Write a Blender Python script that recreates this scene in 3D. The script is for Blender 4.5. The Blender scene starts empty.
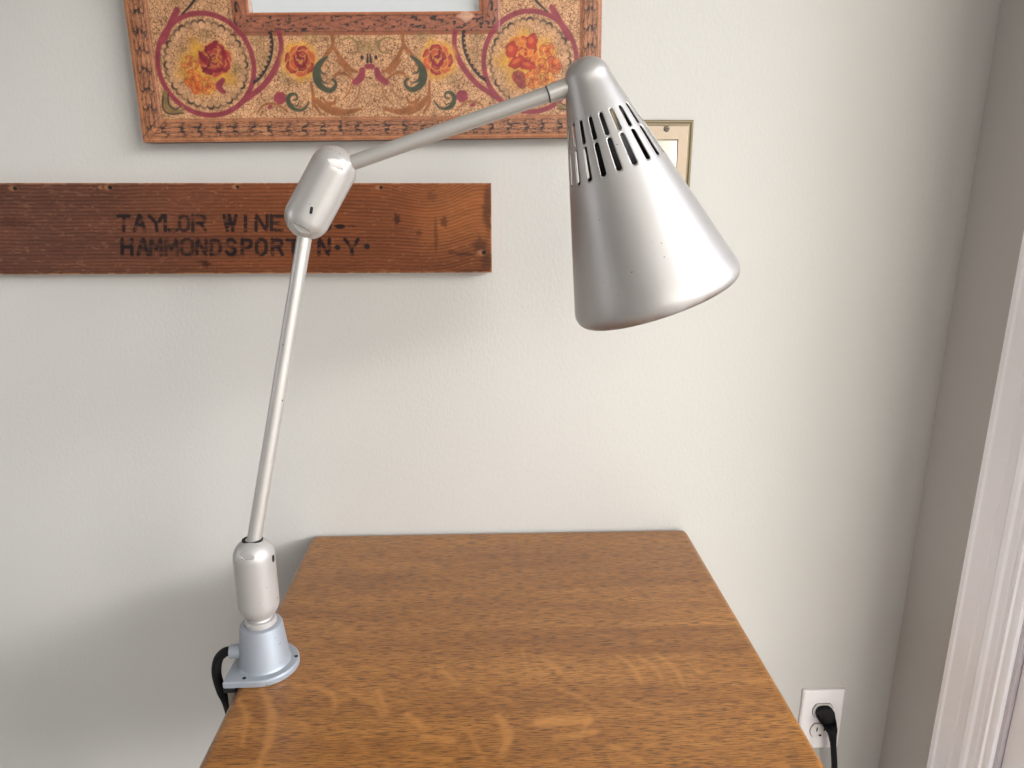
import bpy, bmesh, math
import numpy as np
from mathutils import Vector, Matrix

# ------------------------------------------------------------------ calibration
# wall plane Y=0 (room side is -Y), floor Z=0, camera stands 1.02 m from the wall
F_PX, CAM_D, CAM_H = 720.0, 1.02, 1.255
PITCH, YAW = math.radians(15.1), math.radians(2.1)
FW = Vector((math.sin(YAW)*math.cos(PITCH), math.cos(YAW)*math.cos(PITCH), -math.sin(PITCH)))
RT = Vector((math.cos(YAW), -math.sin(YAW), 0.0))
UP = RT.cross(FW)
CAM = Vector((0.0, -CAM_D, CAM_H))

def ray(px, py): return FW + RT*((px-512)/F_PX) - UP*((py-384)/F_PX)
def on_y(px, py, y):                       # a photo measurement turned into metres on a plane parallel to the wall
    d = ray(px, py); return CAM + d*((y-CAM.y)/d.y)
def on_z(px, py, z):
    d = ray(px, py); return CAM + d*((z-CAM.z)/d.z)
def px_m(p):                               # metres covered by one photo pixel at a point
    return (p-CAM).dot(FW)/F_PX

scene = bpy.context.scene
COL = scene.collection
PI = math.pi

def lin(r, g, b):
    f = lambda c: (c/255/12.92) if c/255 <= 0.04045 else ((c/255+0.055)/1.055)**2.4
    return (f(r), f(g), f(b))
def lin4(c): return (*lin(*c), 1.0)

# ------------------------------------------------------------------ materials
def new_mat(name):
    m = bpy.data.materials.new(name); m.use_nodes = True
    nt = m.node_tree
    return m, nt, nt.nodes['Principled BSDF']
def N(nt, typ, **kw):
    n = nt.nodes.new(typ)
    for k, v in kw.items():
        if k in n.inputs: n.inputs[k].default_value = v
        else: setattr(n, k, v)
    return n
def L(nt, a, b): nt.links.new(a, b)
def ramp(nt, fac, stops, interp='LINEAR'):
    r = nt.nodes.new('ShaderNodeValToRGB'); cr = r.color_ramp; cr.interpolation = interp
    while len(cr.elements) < len(stops): cr.elements.new(0.5)
    for e, (p, c) in zip(cr.elements, stops):
        e.position = p; e.color = c if len(c) == 4 else (*c, 1)
    L(nt, fac, r.inputs['Fac']); return r
def mixc(nt, fac, a, b, mode='MIX'):
    m = nt.nodes.new('ShaderNodeMix'); m.data_type = 'RGBA'; m.blend_type = mode
    for sock, v in ((m.inputs[0], fac), (m.inputs[6], a), (m.inputs[7], b)):
        if isinstance(v, bpy.types.NodeSocket): L(nt, v, sock)
        else: sock.default_value = v
    return m.outputs[2]
def coords(nt, scale=(1, 1, 1), rot=(0, 0, 0)):
    tc = nt.nodes.new('ShaderNodeTexCoord'); mp = nt.nodes.new('ShaderNodeMapping')
    mp.inputs['Scale'].default_value = scale; mp.inputs['Rotation'].default_value = rot
    L(nt, tc.outputs['Object'], mp.inputs['Vector']); return mp.outputs['Vector']
def bump(nt, bsdf, height, strength, dist):
    b = N(nt, 'ShaderNodeBump', Strength=strength, Distance=dist)
    L(nt, height, b.inputs['Height']); L(nt, b.outputs['Normal'], bsdf.inputs['Normal'])

def paint_mat(name, col, rough=0.6, grain=900, strength=0.12, dist=0.001, blotch=0.04):
    m, nt, b = new_mat(name)
    v = coords(nt)
    n1 = N(nt, 'ShaderNodeTexNoise', Scale=3.0, Detail=4.0); L(nt, v, n1.inputs['Vector'])
    c0 = tuple(max(0, c*(1-blotch)) for c in col); c1 = tuple(min(1, c*(1+blotch)) for c in col)
    r = ramp(nt, n1.outputs['Fac'], [(0.3, c0), (0.7, c1)])
    L(nt, r.outputs['Color'], b.inputs['Base Color'])
    b.inputs['Roughness'].default_value = rough
    n2 = N(nt, 'ShaderNodeTexNoise', Scale=grain, Detail=2.0); L(nt, v, n2.inputs['Vector'])
    bump(nt, b, n2.outputs['Fac'], strength, dist)
    return m

WALL_COL = lin(184, 181, 176)
def wall_mat():
    m, nt, b = new_mat('wall_paint')
    v = coords(nt)
    n1 = N(nt, 'ShaderNodeTexNoise', Scale=2.2, Detail=5.0); L(nt, v, n1.inputs['Vector'])
    r = ramp(nt, n1.outputs['Fac'], [(0.3, tuple(c*0.97 for c in WALL_COL)), (0.7, tuple(c*1.03 for c in WALL_COL))])
    # small dark scuffs
    n3 = N(nt, 'ShaderNodeTexNoise', Scale=38.0, Detail=3.0, Roughness=0.7); L(nt, v, n3.inputs['Vector'])
    s = ramp(nt, n3.outputs['Fac'], [(0.735, (0, 0, 0)), (0.78, (1, 1, 1))])
    c = mixc(nt, s.outputs['Color'], r.outputs['Color'], (*tuple(x*0.72 for x in WALL_COL), 1))
    L(nt, c, b.inputs['Base Color'])
    b.inputs['Roughness'].default_value = 0.55
    n2 = N(nt, 'ShaderNodeTexNoise', Scale=230.0, Detail=3.0, Roughness=0.55); L(nt, coords(nt, (1, 1, 0.62)), n2.inputs['Vector'])
    bump(nt, b, n2.outputs['Fac'], 0.26, 0.0012)
    return m

def metal_paint(name, col, metallic, rough, chip=0.69, chip_col=(0.05, 0.045, 0.04), spec_scale=95.0):
    m, nt, b = new_mat(name)
    v = coords(nt)
    n1 = N(nt, 'ShaderNodeTexNoise', Scale=14.0, Detail=5.0); L(nt, v, n1.inputs['Vector'])
    r = ramp(nt, n1.outputs['Fac'], [(0.3, tuple(c*0.94 for c in col)), (0.7, tuple(c*1.05 for c in col))])
    n2 = N(nt, 'ShaderNodeTexNoise', Scale=spec_scale, Detail=2.0, Roughness=0.6); L(nt, v, n2.inputs['Vector'])
    s = ramp(nt, n2.outputs['Fac'], [(chip, (0, 0, 0)), (chip+0.03, (1, 1, 1))])
    c = mixc(nt, s.outputs['Color'], r.outputs['Color'], (*chip_col, 1))
    L(nt, c, b.inputs['Base Color'])
    inv = ramp(nt, s.outputs['Color'], [(0, (metallic,)*3), (1, (0, 0, 0))])
    L(nt, inv.outputs['Color'], b.inputs['Metallic'])
    b.inputs['Roughness'].default_value = rough
    n4 = N(nt, 'ShaderNodeTexNoise', Scale=1500.0, Detail=1.0); L(nt, v, n4.inputs['Vector'])
    bump(nt, b, n4.outputs['Fac'], 0.06, 0.0005)
    return m

def plain(name, col, rough=0.5, metallic=0.0, var=0.06, scale=60.0):
    m, nt, b = new_mat(name)
    n1 = N(nt, 'ShaderNodeTexNoise', Scale=scale, Detail=3.0); L(nt, coords(nt), n1.inputs['Vector'])
    r = ramp(nt, n1.outputs['Fac'], [(0.3, tuple(c*(1-var) for c in col)), (0.7, tuple(min(1, c*(1+var)) for c in col))])
    L(nt, r.outputs['Color'], b.inputs['Base Color'])
    b.inputs['Roughness'].default_value = rough; b.inputs['Metallic'].default_value = metallic
    return m

def oak_mat(name, flecks):
    m, nt, b = new_mat(name)
    v = coords(nt)
    # broad figure running along X
    n0 = N(nt, 'ShaderNodeTexNoise', Scale=1.0, Detail=4.0, Roughness=0.55, Distortion=0.6); L(nt, coords(nt, (2.2, 22, 22)), n0.inputs['Vector'])
    base = ramp(nt, n0.outputs['Fac'], [(0.28, lin(136, 84, 34)), (0.5, lin(158, 102, 44)), (0.74, lin(180, 120, 58))])
    # fine dark pore streaks
    n1 = N(nt, 'ShaderNodeTexNoise', Scale=1.0, Detail=3.0, Roughness=0.62, Distortion=0.35); L(nt, coords(nt, (62, 1050, 1050)), n1.inputs['Vector'])
    pores = ramp(nt, n1.outputs['Fac'], [(0.41, (1, 1, 1)), (0.52, (0, 0, 0))])
    n2 = N(nt, 'ShaderNodeTexNoise', Scale=1.0, Detail=2.0); L(nt, coords(nt, (18, 210, 210)), n2.inputs['Vector'])
    streak = ramp(nt, n2.outputs['Fac'], [(0.35, (1, 1, 1)), (0.6, (0, 0, 0))])
    c = mixc(nt, 0.0, base.outputs['Color'], (0, 0, 0, 1))
    st = nt.nodes.new('ShaderNodeMath'); st.operation = 'MULTIPLY'; L(nt, streak.outputs['Color'], st.inputs[0]); st.inputs[1].default_value = 0.30
    c = mixc(nt, st.outputs[0], c, lin4((112, 62, 26)))
    po = nt.nodes.new('ShaderNodeMath'); po.operation = 'MULTIPLY'; L(nt, pores.outputs['Color'], po.inputs[0]); po.inputs[1].default_value = 0.9
    fac = po.outputs[0]
    if flecks:
        at = nt.nodes.new('ShaderNodeAttribute'); at.attribute_name = 'fleck'
        # pores stop at the ray flecks
        inv = nt.nodes.new('ShaderNodeMath'); inv.operation = 'SUBTRACT'; inv.inputs[0].default_value = 1.0; L(nt, at.outputs['Fac'], inv.inputs[1])
        mu = nt.nodes.new('ShaderNodeMath'); mu.operation = 'MULTIPLY'; L(nt, fac, mu.inputs[0]); L(nt, inv.outputs[0], mu.inputs[1])
        fac = mu.outputs[0]
        sc = nt.nodes.new('ShaderNodeMath'); sc.operation = 'MULTIPLY'; L(nt, at.outputs['Fac'], sc.inputs[0]); sc.inputs[1].default_value = 0.78
        c = mixc(nt, sc.outputs[0], c, lin4((186, 124, 62)))
    c = mixc(nt, fac, c, lin4((74, 40, 14)))
    c = mixc(nt, 1.0, c, (0.96, 1.0, 1.0, 1), 'MULTIPLY')
    L(nt, c, b.inputs['Base Color'])
    b.inputs['Roughness'].default_value = 0.36
    b.inputs['Coat Weight'].default_value = 0.25; b.inputs['Coat Roughness'].default_value = 0.22
    bump(nt, b, n1.outputs['Fac'], 0.10, 0.0006)
    return m

def attr_mat(name, crackle, rough, spec=0.4):
    """albedo painted per vertex in 'tint'; 'field' says where the leather crackle shows"""
    m, nt, b = new_mat(name)
    at = nt.nodes.new('ShaderNodeAttribute'); at.attribute_name = 'tint'
    c = at.outputs['Color']
    v = coords(nt)
    if crackle:
        fa = nt.nodes.new('ShaderNodeAttribute'); fa.attribute_name = 'field'
        wn = N(nt, 'ShaderNodeTexNoise', Scale=170.0, Detail=2.0); L(nt, v, wn.inputs['Vector'])
        wv = nt.nodes.new('ShaderNodeVectorMath'); wv.operation = 'MULTIPLY_ADD'
        L(nt, wn.outputs['Color'], wv.inputs[0]); wv.inputs[1].default_value = (0.009,)*3; L(nt, v, wv.inputs[2])
        vo = N(nt, 'ShaderNodeTexVoronoi', Scale=215.0); vo.feature = 'DISTANCE_TO_EDGE'; L(nt, wv.outputs[0], vo.inputs['Vector'])
        cr = ramp(nt, vo.outputs['Distance'], [(0.015, (0.9, 0.9, 0.9)), (0.10, (0, 0, 0))])
        mu = nt.nodes.new('ShaderNodeMath'); mu.operation = 'MULTIPLY'; L(nt, cr.outputs['Color'], mu.inputs[0]); L(nt, fa.outputs['Fac'], mu.inputs[1])
        c = mixc(nt, mu.outputs[0], c, lin4((108, 64, 42)))
        n2 = N(nt, 'ShaderNodeTexNoise', Scale=70.0, Detail=5.0, Roughness=0.7); L(nt, v, n2.inputs['Vector'])
        g = ramp(nt, n2.outputs['Fac'], [(0.28, (0.70, 0.66, 0.62)), (0.72, (1.30, 1.28, 1.24))])
        c = mixc(nt, 1.0, c, g.outputs['Color'], 'MULTIPLY')
        bump(nt, b, vo.outputs['Distance'], 0.25, 0.0012)
    else:
        n2 = N(nt, 'ShaderNodeTexNoise', Scale=1.0, Detail=4.0); L(nt, coords(nt, (60, 700, 700)), n2.inputs['Vector'])
        g = ramp(nt, n2.outputs['Fac'], [(0.3, (0.82,)*3), (0.7, (1.14,)*3)])
        c = mixc(nt, 1.0, c, g.outputs['Color'], 'MULTIPLY')
        bump(nt, b, n2.outputs['Fac'], 0.3, 0.0008)
    c = mixc(nt, 1.0, c, (0.63, 0.62, 0.62, 1) if crackle else (0.67, 0.65, 0.62, 1), 'MULTIPLY')
    L(nt, c, b.inputs['Base Color'])
    b.inputs['Roughness'].default_value = rough; b.inputs['Specular IOR Level'].default_value = spec
    return m

M_WALL = wall_mat()
M_CEIL = paint_mat('ceiling_paint', lin(225, 224, 220), 0.7, 300, 0.1)
M_TRIM = paint_mat('trim_paint', lin(250, 247, 249), 0.35, 60, 0.03)
M_SHADE = metal_paint('silver_lacquer', lin(172, 168, 165), 0.66, 0.42, 0.735, spec_scale=260.0)
M_ROD = metal_paint('rod_lacquer', lin(178, 174, 169), 0.5, 0.38, 0.72)
M_INSIDE = plain('unlit_inside', lin(26, 25, 23), 0.8)  # near-black colour carries the darkness of the unlit inside
M_KNUCK = metal_paint('knuckle_lacquer', lin(184, 180, 176), 0.5, 0.34, 0.725, spec_scale=240.0)
M_KNUCK2 = metal_paint('pale_lacquer', lin(172, 168, 165), 0.35, 0.38, 0.72, spec_scale=240.0)
M_BASE = metal_paint('base_lacquer', lin(144, 149, 156), 0.3, 0.42, 0.73, spec_scale=240.0)
M_BLACK = plain('black_rubber', lin(9, 8, 9), 0.55)
M_BLACK.node_tree.nodes['Principled BSDF'].inputs['Specular IOR Level'].default_value = 0.2
M_HOLE = plain('dark_recess', lin(14, 13, 12), 0.8)
M_STEEL = plain('dull_steel', lin(92, 86, 78), 0.4, 0.9)
M_CLAMP = metal_paint('clamp_iron', lin(150, 141, 130), 0.3, 0.5, 0.62, lin(96, 88, 78), 260)
M_BRASS = plain('socket_brass', lin(112, 100, 74), 0.5, 0.5)
M_BULB = plain('frosted_glass', lin(226, 224, 216), 0.25)
M_INNER = plain('socket_black', lin(24, 22, 20), 0.5)
M_OUTLET = plain('outlet_plastic', lin(228, 222, 222), 0.32, 0, 0.02)
M_GAP = plain('shadow_gap', lin(92, 86, 82), 0.8)
M_RECEPT = plain('receptacle_plastic', lin(216, 211, 208), 0.35, 0, 0.02)
M_PLATE = plain('plate_bronze', lin(168, 150, 130), 0.42, 0.25, 0.04)
M_PLATE_EDGE = plain('plate_rim', lin(120, 108, 84), 0.35, 0.5, 0.05)
M_ROCKER = plain('rocker_ivory', lin(206, 200, 184), 0.3, 0, 0.02)
M_OAK = oak_mat('oak_top', True)
M_OAK2 = oak_mat('oak_frame', False)
M_FLOOR = paint_mat('pale_floor', lin(182, 178, 172), 0.6, 200, 0.1)
M_JAMB = paint_mat('shaded_trim_paint', lin(206, 200, 204), 0.4, 60, 0.03)  # trim paint greyed, the shade on the jamb put into the colour
M_LEATHER = attr_mat('painted_leather', True, 0.42)
M_BOARD = attr_mat('old_board', False, 0.62, 0.25)
M_DARKWOOD = plain('dark_backing', lin(70, 44, 26), 0.7)
def mirror_mat():
    m, nt, b = new_mat('mirror_silver')
    b.inputs['Metallic'].default_value = 1.0; b.inputs['Roughness'].default_value = 0.015
    n = N(nt, 'ShaderNodeTexNoise', Scale=9.0); L(nt, coords(nt), n.inputs['Vector'])
    r = ramp(nt, n.outputs['Fac'], [(0, (0.90, 0.91, 0.91)), (1, (0.92, 0.93, 0.93))]); L(nt, r.outputs['Color'], b.inputs['Base Color'])
    return m
M_MIRROR = mirror_mat()
def glass_mat():
    m = bpy.data.materials.new('pane_glass'); m.use_nodes = True; nt = m.node_tree
    nt.nodes.remove(nt.nodes['Principled BSDF'])
    t = N(nt, 'ShaderNodeBsdfTransparent', Color=(0.96, 0.98, 0.97, 1)); g = N(nt, 'ShaderNodeBsdfGlossy', Roughness=0.0)
    lw = N(nt, 'ShaderNodeLayerWeight', Blend=0.5); mx = nt.nodes.new('ShaderNodeMixShader')
    pw = nt.nodes.new('ShaderNodeMath'); pw.operation = 'POWER'; L(nt, lw.outputs['Facing'], pw.inputs[0]); pw.inputs[1].default_value = 5.0
    ma = nt.nodes.new('ShaderNodeMath'); ma.operation = 'MULTIPLY_ADD'; L(nt, pw.outputs[0], ma.inputs[0]); ma.inputs[1].default_value = 0.45; ma.inputs[2].default_value = 0.03
    L(nt, ma.outputs[0], mx.inputs[0]); L(nt, t.outputs[0], mx.inputs[1]); L(nt, g.outputs[0], mx.inputs[2])
    L(nt, mx.outputs[0], nt.nodes['Material Output'].inputs['Surface'])
    return m
M_GLASS = glass_mat()
def fill_blind_mat():
    m = bpy.data.materials.new('sheer_fill_blind'); m.use_nodes = True; nt = m.node_tree
    nt.nodes.remove(nt.nodes['Principled BSDF'])
    n = N(nt, 'ShaderNodeTexNoise', Scale=400.0); L(nt, coords(nt), n.inputs['Vector'])
    r = ramp(nt, n.outputs['Fac'], [(0.3, (0.110, 0.113, 0.117)), (0.7, (0.118, 0.121, 0.125))])
    t = nt.nodes.new('ShaderNodeBsdfTranslucent'); L(nt, r.outputs['Color'], t.inputs['Color'])
    d = N(nt, 'ShaderNodeBsdfDiffuse', Color=(0.55, 0.55, 0.54, 1)); ad = nt.nodes.new('ShaderNodeAddShader')
    L(nt, t.outputs[0], ad.inputs[0]); L(nt, d.outputs[0], ad.inputs[1]); L(nt, ad.outputs[0], nt.nodes['Material Output'].inputs['Surface'])
    return m
M_FILL_BLIND = fill_blind_mat()

# ------------------------------------------------------------------ object helpers
def obj(name, bm, mat, parent=None, smooth=True, angle=40):
    me = bpy.data.meshes.new(name)
    bmesh.ops.recalc_face_normals(bm, faces=bm.faces[:]); bm.to_mesh(me); bm.free()
    me.materials.append(mat)
    o = bpy.data.objects.new(name, me); COL.objects.link(o)
    if parent:
        o.parent = parent
        o.matrix_parent_inverse = Matrix.Translation(-world_loc(parent))
    if smooth:
        me.polygons.foreach_set('use_smooth', [True]*len(me.polygons))
        me.set_sharp_from_angle(angle=math.radians(angle))
    return o
def world_loc(o):                            # parts sit at the world origin: only a root has an offset to undo
    return Vector((0, 0, 0)) if o.parent else Vector(o.location)
def thing(name, label, cat, loc, group=None):
    o = bpy.data.objects.new(name, None); COL.objects.link(o); o.location = loc
    o.empty_display_size = 0.05
    tag(o, label, cat, group); return o
def tag(o, label, cat, group=None):
    o['label'] = label; o['category'] = cat
    if group: o['group'] = group
def structure(o): o['kind'] = 'structure'; return o

def box(bm, lo, hi, bevel=0.0, seg=2):
    r = bmesh.ops.create_cube(bm, size=1.0)
    lo, hi = Vector(lo), Vector(hi); c = (lo+hi)/2; s = hi-lo
    for v in r['verts']: v.co = Vector((v.co.x*s.x, v.co.y*s.y, v.co.z*s.z)) + c
    if bevel:
        es = list({e for v in r['verts'] for e in v.link_edges})
        bmesh.ops.bevel(bm, geom=es, offset=bevel, segments=seg, affect='EDGES', profile=0.5)
    return bm
def frame_for(axis):
    a = Vector(axis).normalized()
    ref = Vector((0, -1, 0)) if abs(a.y) < 0.9 else Vector((0, 0, 1))
    u = (ref - a*ref.dot(a)).normalized(); w = a.cross(u)
    return a, u, w
def lathe(bm, origin, axis, prof, seg=48, cap=True):
    """prof: (radius, distance along the axis)"""
    a, u, w = frame_for(axis); o = Vector(origin); rings = []
    for r, t in prof:
        if r < 1e-6: rings.append([bm.verts.new(o+a*t)])
        else: rings.append([bm.verts.new(o+a*t+(u*math.cos(2*PI*k/seg)+w*math.sin(2*PI*k/seg))*r) for k in range(seg)])
    for A, B in zip(rings, rings[1:]):
        for k in range(seg):
            k2 = (k+1) % seg
            if len(A) == 1 and len(B) == 1: continue
            if len(A) == 1: bm.faces.new((A[0], B[k], B[k2]))
            elif len(B) == 1: bm.faces.new((A[k], A[k2], B[0]))
            else: bm.faces.new((A[k], A[k2], B[k2], B[k]))
    if cap:
        if len(rings[0]) > 1: bm.faces.new(rings[0])
        if len(rings[-1]) > 1: bm.faces.new(list(reversed(rings[-1])))
    return bm
def catmull(pts, n=10):
    P = [Vector(p) for p in pts]; P = [P[0]*2-P[1]] + P + [P[-1]*2-P[-2]]; out = []
    for i in range(1, len(P)-2):
        for k in range(n):
            t = k/n
            out.append(0.5*((2*P[i]) + (P[i+1]-P[i-1])*t + (2*P[i-1]-5*P[i]+4*P[i+1]-P[i+2])*t*t + (3*P[i]-P[i-1]-3*P[i+1]+P[i+2])*t**3))
    out.append(P[-2]); return out
def tube(bm, pts, r, seg=14):
    rings = []; u = None
    for i, p in enumerate(pts):
        t = (pts[min(i+1, len(pts)-1)]-pts[max(i-1, 0)]).normalized()
        if u is None: u = t.orthogonal().normalized()
        u = (u - t*u.dot(t)).normalized(); w = t.cross(u)
        rr = r(i/(len(pts)-1)) if callable(r) else r
        rings.append([bm.verts.new(p+(u*math.cos(2*PI*k/seg)+w*math.sin(2*PI*k/seg))*rr) for k in range(seg)])
    for A, B in zip(rings, rings[1:]):
        for k in range(seg): bm.faces.new((A[k], A[(k+1) % seg], B[(k+1) % seg], B[k]))
    bm.faces.new(rings[0]); bm.faces.new(list(reversed(rings[-1])))
    return bm
def extrude_profile(bm, prof, p0, p1, ex, ey):
    """closed 2-D profile swept straight from p0 to p1"""
    A = [bm.verts.new(Vector(p0)+Vector(ex)*x+Vector(ey)*y) for x, y in prof]
    B = [bm.verts.new(Vector(p1)+Vector(ex)*x+Vector(ey)*y) for x, y in prof]
    n = len(prof)
    for k in range(n): bm.faces.new((A[k], A[(k+1) % n], B[(k+1) % n], B[k]))
    bm.faces.new(list(reversed(A))); bm.faces.new(B)
    return bm

# ------------------------------------------------------------------ numpy painting (flat designs in metres)
def vnoise(x, y, seed):
    rng = np.random.RandomState(seed); T = rng.rand(256, 256)
    xi, yi = np.floor(x).astype(int), np.floor(y).astype(int); fx, fy = x-xi, y-yi
    fx, fy = fx*fx*(3-2*fx), fy*fy*(3-2*fy)
    g = lambda a, b: T[a & 255, b & 255]
    return (g(xi, yi)*(1-fx)+g(xi+1, yi)*fx)*(1-fy) + (g(xi, yi+1)*(1-fx)+g(xi+1, yi+1)*fx)*fy
def fbm(x, y, seed, o=4):
    s, a, t = 0, 0.5, 0
    for k in range(o): s = s+a*vnoise(x*2**k, y*2**k, seed+k); t += a; a *= 0.5
    return s/t
def sstep(e0, e1, x):
    t = np.clip((x-e0)/(e1-e0), 0, 1); return t*t*(3-2*t)
class Canvas:
    """colour per vertex over plane coordinates U, V (metres)"""
    def __init__(self, U, V, col):
        self.U, self.V = U, V; self.c = np.tile(np.array(col, float), (len(U), 1)); self.field = np.ones(len(U)); self.h = np.zeros(len(U))
        self.aa = 0.0007
    def put(self, mask, col, keep=0.0, h=None):
        mask = np.clip(mask, 0, 1)
        self.c = self.c*(1-mask[:, None]) + np.array(col)*mask[:, None]
        self.field = self.field*(1-mask*(1-keep))
        if h is not None: self.h = self.h*(1-mask)+h*mask
    def seg_dist(self, pts, widths):
        d = np.full(len(self.U), 9.0)
        for i in range(len(pts)-1):
            (ax, ay), (bx, by) = pts[i], pts[i+1]; wa, wb = widths[i], widths[i+1]; w = max(wa, wb)+0.004
            s = (self.U > min(ax, bx)-w) & (self.U < max(ax, bx)+w) & (self.V > min(ay, by)-w) & (self.V < max(ay, by)+w)
            if not s.any(): continue
            px, py = self.U[s]-ax, self.V[s]-ay; dx, dy = bx-ax, by-ay
            t = np.clip((px*dx+py*dy)/(dx*dx+dy*dy+1e-12), 0, 1)
            dd = np.hypot(px-t*dx, py-t*dy)-(wa+(wb-wa)*t)
            d[s] = np.minimum(d[s], dd)
        return d
    def stroke(self, pts, w, col, keep=0.0, h=None, smooth=True, wear=None, alpha=1.0):
        pts = [tuple(p)[:2] for p in pts]
        if smooth and len(pts) > 2:
            pts = [(v.x, v.y) for v in catmull([(p[0], p[1], 0) for p in pts], 8)]
        n = len(pts)
        ws = [w]*n if not isinstance(w, (tuple, list)) else list(np.interp(np.linspace(0, 1, n), np.linspace(0, 1, len(w)), w))
        m = sstep(self.aa, -self.aa, self.seg_dist(pts, ws))*alpha
        if wear is not None: m = m*wear
        self.put(m, col, keep, h)
    def disc(self, c, rx, ry, col, rot=0.0, keep=0.0, soft=None, wob=0.0, seed=3, h=None, alpha=1.0):
        du, dv = self.U-c[0], self.V-c[1]
        x = du*math.cos(rot)+dv*math.sin(rot); y = -du*math.sin(rot)+dv*math.cos(rot)
        q = np.hypot(x/rx, y/ry)
        if wob:
            a = np.arctan2(y, x); q = q*(1+wob*np.sin(a*5+seed)+wob*0.6*np.sin(a*8+seed*2))
        e = soft if soft is not None else self.aa/min(rx, ry)
        self.put(sstep(1+e, 1-e, q)*alpha, col, keep, h)

def grid_part(name, us, vs, inside, mat, parent, y_front, y_back, paint, relief=0.0, edge_col=None):
    """a slab parallel to the wall: dense painted front face, plain sides and back. us, vs = coordinates in X and Z"""
    nu, nv = len(us), len(vs)
    U, V = np.meshgrid(us, vs, indexing='ij'); U, V = U.ravel(), V.ravel()
    cu, cv = (us[:-1]+us[1:])/2, (vs[:-1]+vs[1:])/2
    CU, CV = np.meshgrid(cu, cv, indexing='ij'); ok = inside(CU, CV)
    I, J = np.nonzero(ok)
    idx = lambda i, j: i*nv+j
    q = np.stack([idx(I, J), idx(I+1, J), idx(I+1, J+1), idx(I, J+1)], 1)
    cv_ = paint(U, V)
    used = np.zeros(nu*nv, bool); used[q.ravel()] = True
    newi = np.cumsum(used)-1
    q = newi[q]; P = np.stack([U, np.full_like(U, y_front)-cv_.h*relief, V], 1)[used]
    col, fld = cv_.c[used], cv_.field[used]
    # boundary edges -> sides, back
    e = np.concatenate([q[:, [0, 1]], q[:, [1, 2]], q[:, [2, 3]], q[:, [3, 0]]])
    key = np.sort(e, 1); k1 = key[:, 0].astype(np.int64)*10**7+key[:, 1]
    _, inv, cnt = np.unique(k1, return_inverse=True, return_counts=True)
    be = e[cnt[inv] == 1]
    bv = np.unique(be); nP = len(P)
    mp = {int(b): nP+k for k, b in enumerate(bv)}
    B = P[bv].copy(); B[:, 1] = y_back
    B2 = P[bv].copy(); m2 = {int(b): nP+len(B)+k for k, b in enumerate(bv)}   # side faces get their own front rim
    allP = np.concatenate([P, B, B2])
    sides = [(m2[int(b)], m2[int(a)], mp[int(a)], mp[int(b)]) for a, b in be]
    faces = q.tolist()+sides
    me = bpy.data.meshes.new(name); me.from_pydata(allP.tolist(), [], faces); me.materials.append(mat)
    ec = np.array(edge_col) if edge_col is not None else None
    sidec = np.tile(ec, (len(bv), 1)) if ec is not None else col[bv]
    allc = np.concatenate([col, sidec, sidec]); allf = np.concatenate([fld, np.zeros(2*len(bv))])
    a = me.attributes.new('tint', 'FLOAT_COLOR', 'POINT')
    a.data.foreach_set('color', np.concatenate([allc, np.ones((len(allc), 1))], 1).astype(np.float32).ravel())
    f = me.attributes.new('field', 'FLOAT', 'POINT'); f.data.foreach_set('value', allf.astype(np.float32))
    sm = np.ones(len(me.polygons), bool); sm[len(q):] = False
    me.polygons.foreach_set('use_smooth', sm)
    me.update()
    o = bpy.data.objects.new(name, me); COL.objects.link(o)
    if parent: o.parent = parent; o.matrix_parent_inverse = Matrix.Translation(-world_loc(parent))
    return o

# ------------------------------------------------------------------ the room
XL, XR, YF, ZC = -2.6, 0.681, -2.8, 2.45
OP_Y0, OP_Y1, OP_Z0, OP_Z1 = -0.232, -1.95, 0.04, 2.08       # glazed door in the right wall
def slab(name, lo, hi, mat): return structure(obj(name, box(bmesh.new(), lo, hi), mat, smooth=False))
slab('floor', (XL-0.12, YF-0.12, -0.06), (XR+0.14, 0.12, 0.0), M_FLOOR)
slab('ceiling', (XL-0.12, YF-0.12, ZC), (XR+0.14, 0.12, ZC+0.06), M_CEIL)
slab('wall_back', (XL-0.12, 0.0, 0.0), (XR+0.14, 0.12, ZC), M_WALL)
WT = 0.08
bm = bmesh.new()
box(bm, (XR, OP_Y0+0.0, 0), (XR+WT, 0.0, ZC)); box(bm, (XR, YF, 0), (XR+WT, OP_Y1, ZC))
box(bm, (XR, OP_Y1, OP_Z1), (XR+WT, OP_Y0, ZC)); box(bm, (XR, OP_Y1, 0), (XR+WT, OP_Y0, OP_Z0))
structure(obj('wall_right', bm, M_WALL, smooth=False))
# unseen window added behind the photographer for fill, and one in the left wall
W2 = (-1.45, 0.0, 0.95, 2.30)
W4 = (0.05, 0.668, 0.95, 2.38)                # tall narrow glazing beside it
bm = bmesh.new()
box(bm, (XL, YF-0.12, 0), (W2[0], YF, ZC)); box(bm, (W2[1], YF-0.12, 0), (W4[0], YF, ZC)); box(bm, (W4[1], YF-.12, 0), (XR+WT, YF, ZC))
for q in (W2, W4):
    box(bm, (q[0], YF-0.12, 0), (q[1], YF, q[2])); box(bm, (q[0], YF-0.12, q[3]), (q[1], YF, ZC))
structure(obj('wall_front', bm, M_WALL, smooth=False))
W3 = (-1.05, -0.30, 0.85, 2.1)               # window in the left wall
bm = bmesh.new()
box(bm, (XL-.12, YF, 0), (XL, W3[0], ZC)); box(bm, (XL-.12, W3[1], 0), (XL, 0, ZC))
box(bm, (XL-.12, W3[0], 0), (XL, W3[1], W3[2])); box(bm, (XL-.12, W3[0], W3[3]), (XL, W3[1], ZC))
structure(obj('wall_left', bm, M_WALL, smooth=False))

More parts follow.
